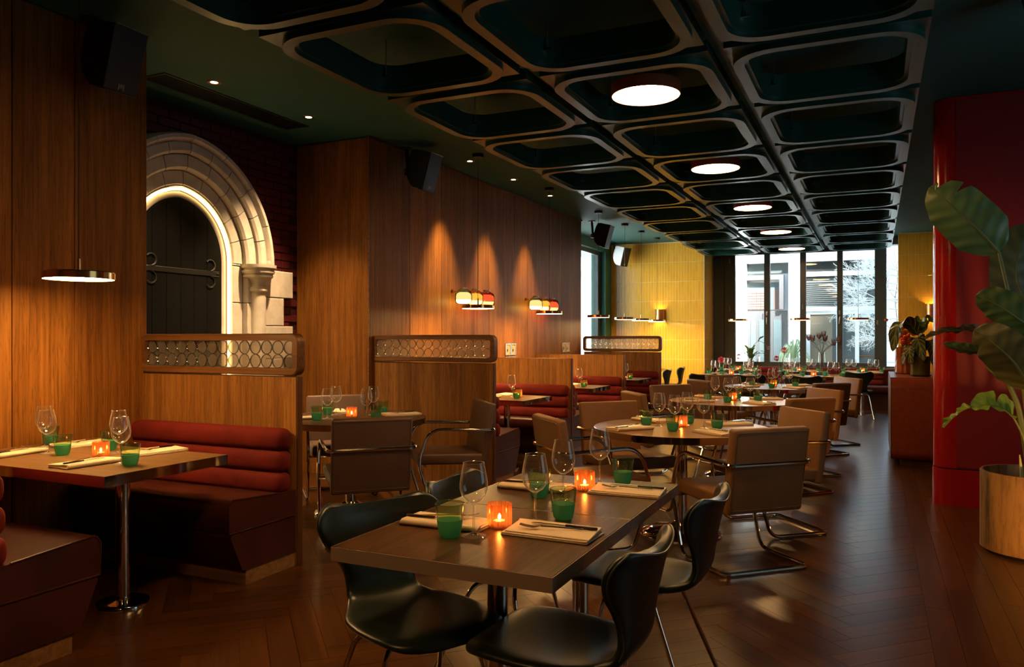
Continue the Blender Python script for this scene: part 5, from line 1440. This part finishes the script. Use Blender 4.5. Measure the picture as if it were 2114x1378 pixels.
for k, (dx, dz) in enumerate(((-0.24, 0.60), (-0.17, 0.58), (-0.05, 0.63), (0.03, 0.66), (0.06, 0.58), (0.22, 0.50), (0.30, 0.56))):
    s = MB().tube(crom([(0.02 * math.cos(k), 0.02 * math.sin(k), 0.02), (dx * 0.1, 0, 0.28), (dx * 0.55, 0.01 * k, 0.42), (dx, 0.02 * (k - 3), dz - 0.05)], 6), 0.0045, 5).build('stem', DST, t)
    mb = MB()
    for q in range(9):
        a = q * 0.7
        mb.tube([(dx, 0.02 * (k - 3), dz - 0.06), (dx + 0.036 * math.cos(a), 0.02 * (k - 3) + 0.036 * math.sin(a), dz - 0.01), (dx + 0.046 * math.cos(a), 0.02 * (k - 3) + 0.046 * math.sin(a), dz + 0.06)], lambda u: 0.019 * (1 - 0.8 * u), 4)
    mb.build('flower_head', PRO, s)
    for q in range(4):
        f = 0.5 + 0.1 * q
        leaf(s, [(dx * f, 0, 0.30 + (dz - 0.3) * f), (dx * f + 0.04 * (-1) ** q, -0.02, 0.33 + (dz - 0.3) * f), (dx * f + 0.07 * (-1) ** q, -0.03, 0.37 + (dz - 0.3) * f)], (0, -1, 0.2), 0.010, LD, 0.1, n=5, nv=2, mid=False)

sun_block = thing('building', 'pale brick building close outside the side window of the bar', 'building', (7.5, 3, 0))  # added out of view: blocks sun, bounces daylight through the side opening
MB().span(0, 3, -14, 12, -0.1, 15).build('wall', base_mat('pale_brick_wall', (0.52, 0.44, 0.33), 0.8)[0], sun_block, smooth=False)
# ------------------------------------------------------------------ outside the window
bl = thing('blossoming_tree', 'white frosted branching tree outside the pane nearest the yellow pillar', 'tree', (0, 0, 0))
WB = base_mat('white_branch', (0.85, 0.85, 0.84), 0.7)[0]
rb = random.Random(11)
mb = MB()
def grow(p, d, L, r, depth, mb, sag):
    d = d.normalized()
    q = p + d * L + Vector((0, 0, -sag * L))
    mid_ = (p + q) / 2 + Vector((rb.uniform(-.1, .1), rb.uniform(-.1, .1), rb.uniform(-.05, .1))) * L
    mb.tube([p, mid_, q], lambda u: r * (1 - 0.35 * u), 4)
    if depth == 0: return
    for k in range(rb.choice((3, 3, 4)) if sag > 0 else rb.choice((2, 3, 3))):
        nd_ = d + Vector((rb.uniform(-.8, .8), rb.uniform(-.7, .7), rb.uniform(-.45, .7)))
        grow(q if k else mid_, nd_, L * rb.uniform(.55, .8), r * 0.62, depth - 1, mb, sag)
trunk = MB().tube([(0.75, 18.9, -0.05), (0.70, 18.85, 1.2), (0.62, 18.8, 2.2), (0.5, 18.8, 3.0)], lambda u: 0.05 * (1 - 0.5 * u), 8).build('trunk', WB, bl)
for z, dx, L in ((1.25, -1, 0.46), (1.4, -1, 0.44), (1.75, -1, 0.4), (1.95, -1, 0.46), (2.1, -1, 0.5), (2.2, -1, 0.55), (2.35, -1, 0.52), (2.5, -1, 0.42), (2.65, -0.8, 0.38), (2.8, -0.6, 0.34)):
    mb = MB(); grow(Vector((0.5, 18.85, z)), Vector((dx, rb.uniform(-.3, .2), rb.uniform(-0.1, .35))), L, 0.017, 5, mb, 0.05)
    mb.build('branch', WB, bl)
bt = thing('bare_tree', 'dark bare tree in the narrow gap beside the yellow pillar', 'tree', (0, 0, 0))
DB = base_mat('dark_bark', (0.06, 0.055, 0.06), 0.8)[0]
MB().tube([(0.9, 29, -0.05), (0.72, 29, 1.5), (0.6, 29, 2.6), (0.7, 29, 3.6)], lambda u: 0.07 * (1 - 0.7 * u), 6).build('trunk', DB, bt)
for z in (0.9, 1.4, 1.8, 2.2, 2.6, 3.0, 3.3):
    mb = MB(); grow(Vector((0.66, 29, z)), Vector((rb.uniform(-1, 1), rb.uniform(-.3, .3), 0.9)), 0.5, 0.024, 4, mb, 0.0); mb.build('branch', DB, bt)
op = thing('outdoor_plant', 'pale grassy plant in a tall white pot outside the window', 'plant', (-1.68, 18.6, -0.05))
MB().lathe([(0, 0), (0.13, 0), (0.17, 0.95), (0.15, 0.95), (0, 0.85)], 18).build('pot_body', white_out, op)
PG = base_mat('pale_grass_leaf', (0.42, 0.55, 0.32), 0.6)[0]
for k in range(44):
    a = k * 2.4; r = rb.uniform(0.15, 0.38); h = rb.uniform(0.1, 0.42)
    c, s = math.cos(a), math.sin(a)
    leaf(op, [(0.03 * c, 0.03 * s, 0.88), (r * 0.45 * c, r * 0.45 * s, 0.95 + h), (r * c, r * s, 0.9 + h * 0.5), (r * 1.15 * c, r * 1.15 * s, 0.75 + h * 0.2)], (-s, c, 0), 0.012, PG, 0.1, n=8, nv=2, mid=False)

# warm spot added low and out of view to give the planter its glow
def spot(name, loc, aim, watts, size, col, soft=0.05):
    L = bpy.data.lights.new(name, 'SPOT'); L.energy = watts; L.color = col; L.spot_size = math.radians(size); L.spot_blend = 0.8; L.shadow_soft_size = soft
    o = bpy.data.objects.new(name, L); C.objects.link(o); o.location = loc
    o.rotation_euler = (Vector(aim) - Vector(loc)).to_track_quat('-Z', 'Y').to_euler()
spot('planter_lamp', (1.12, 4.25, 0.12), (0.92, 5.6, 0.42), 70, 58, (1, 0.45, 0.10))
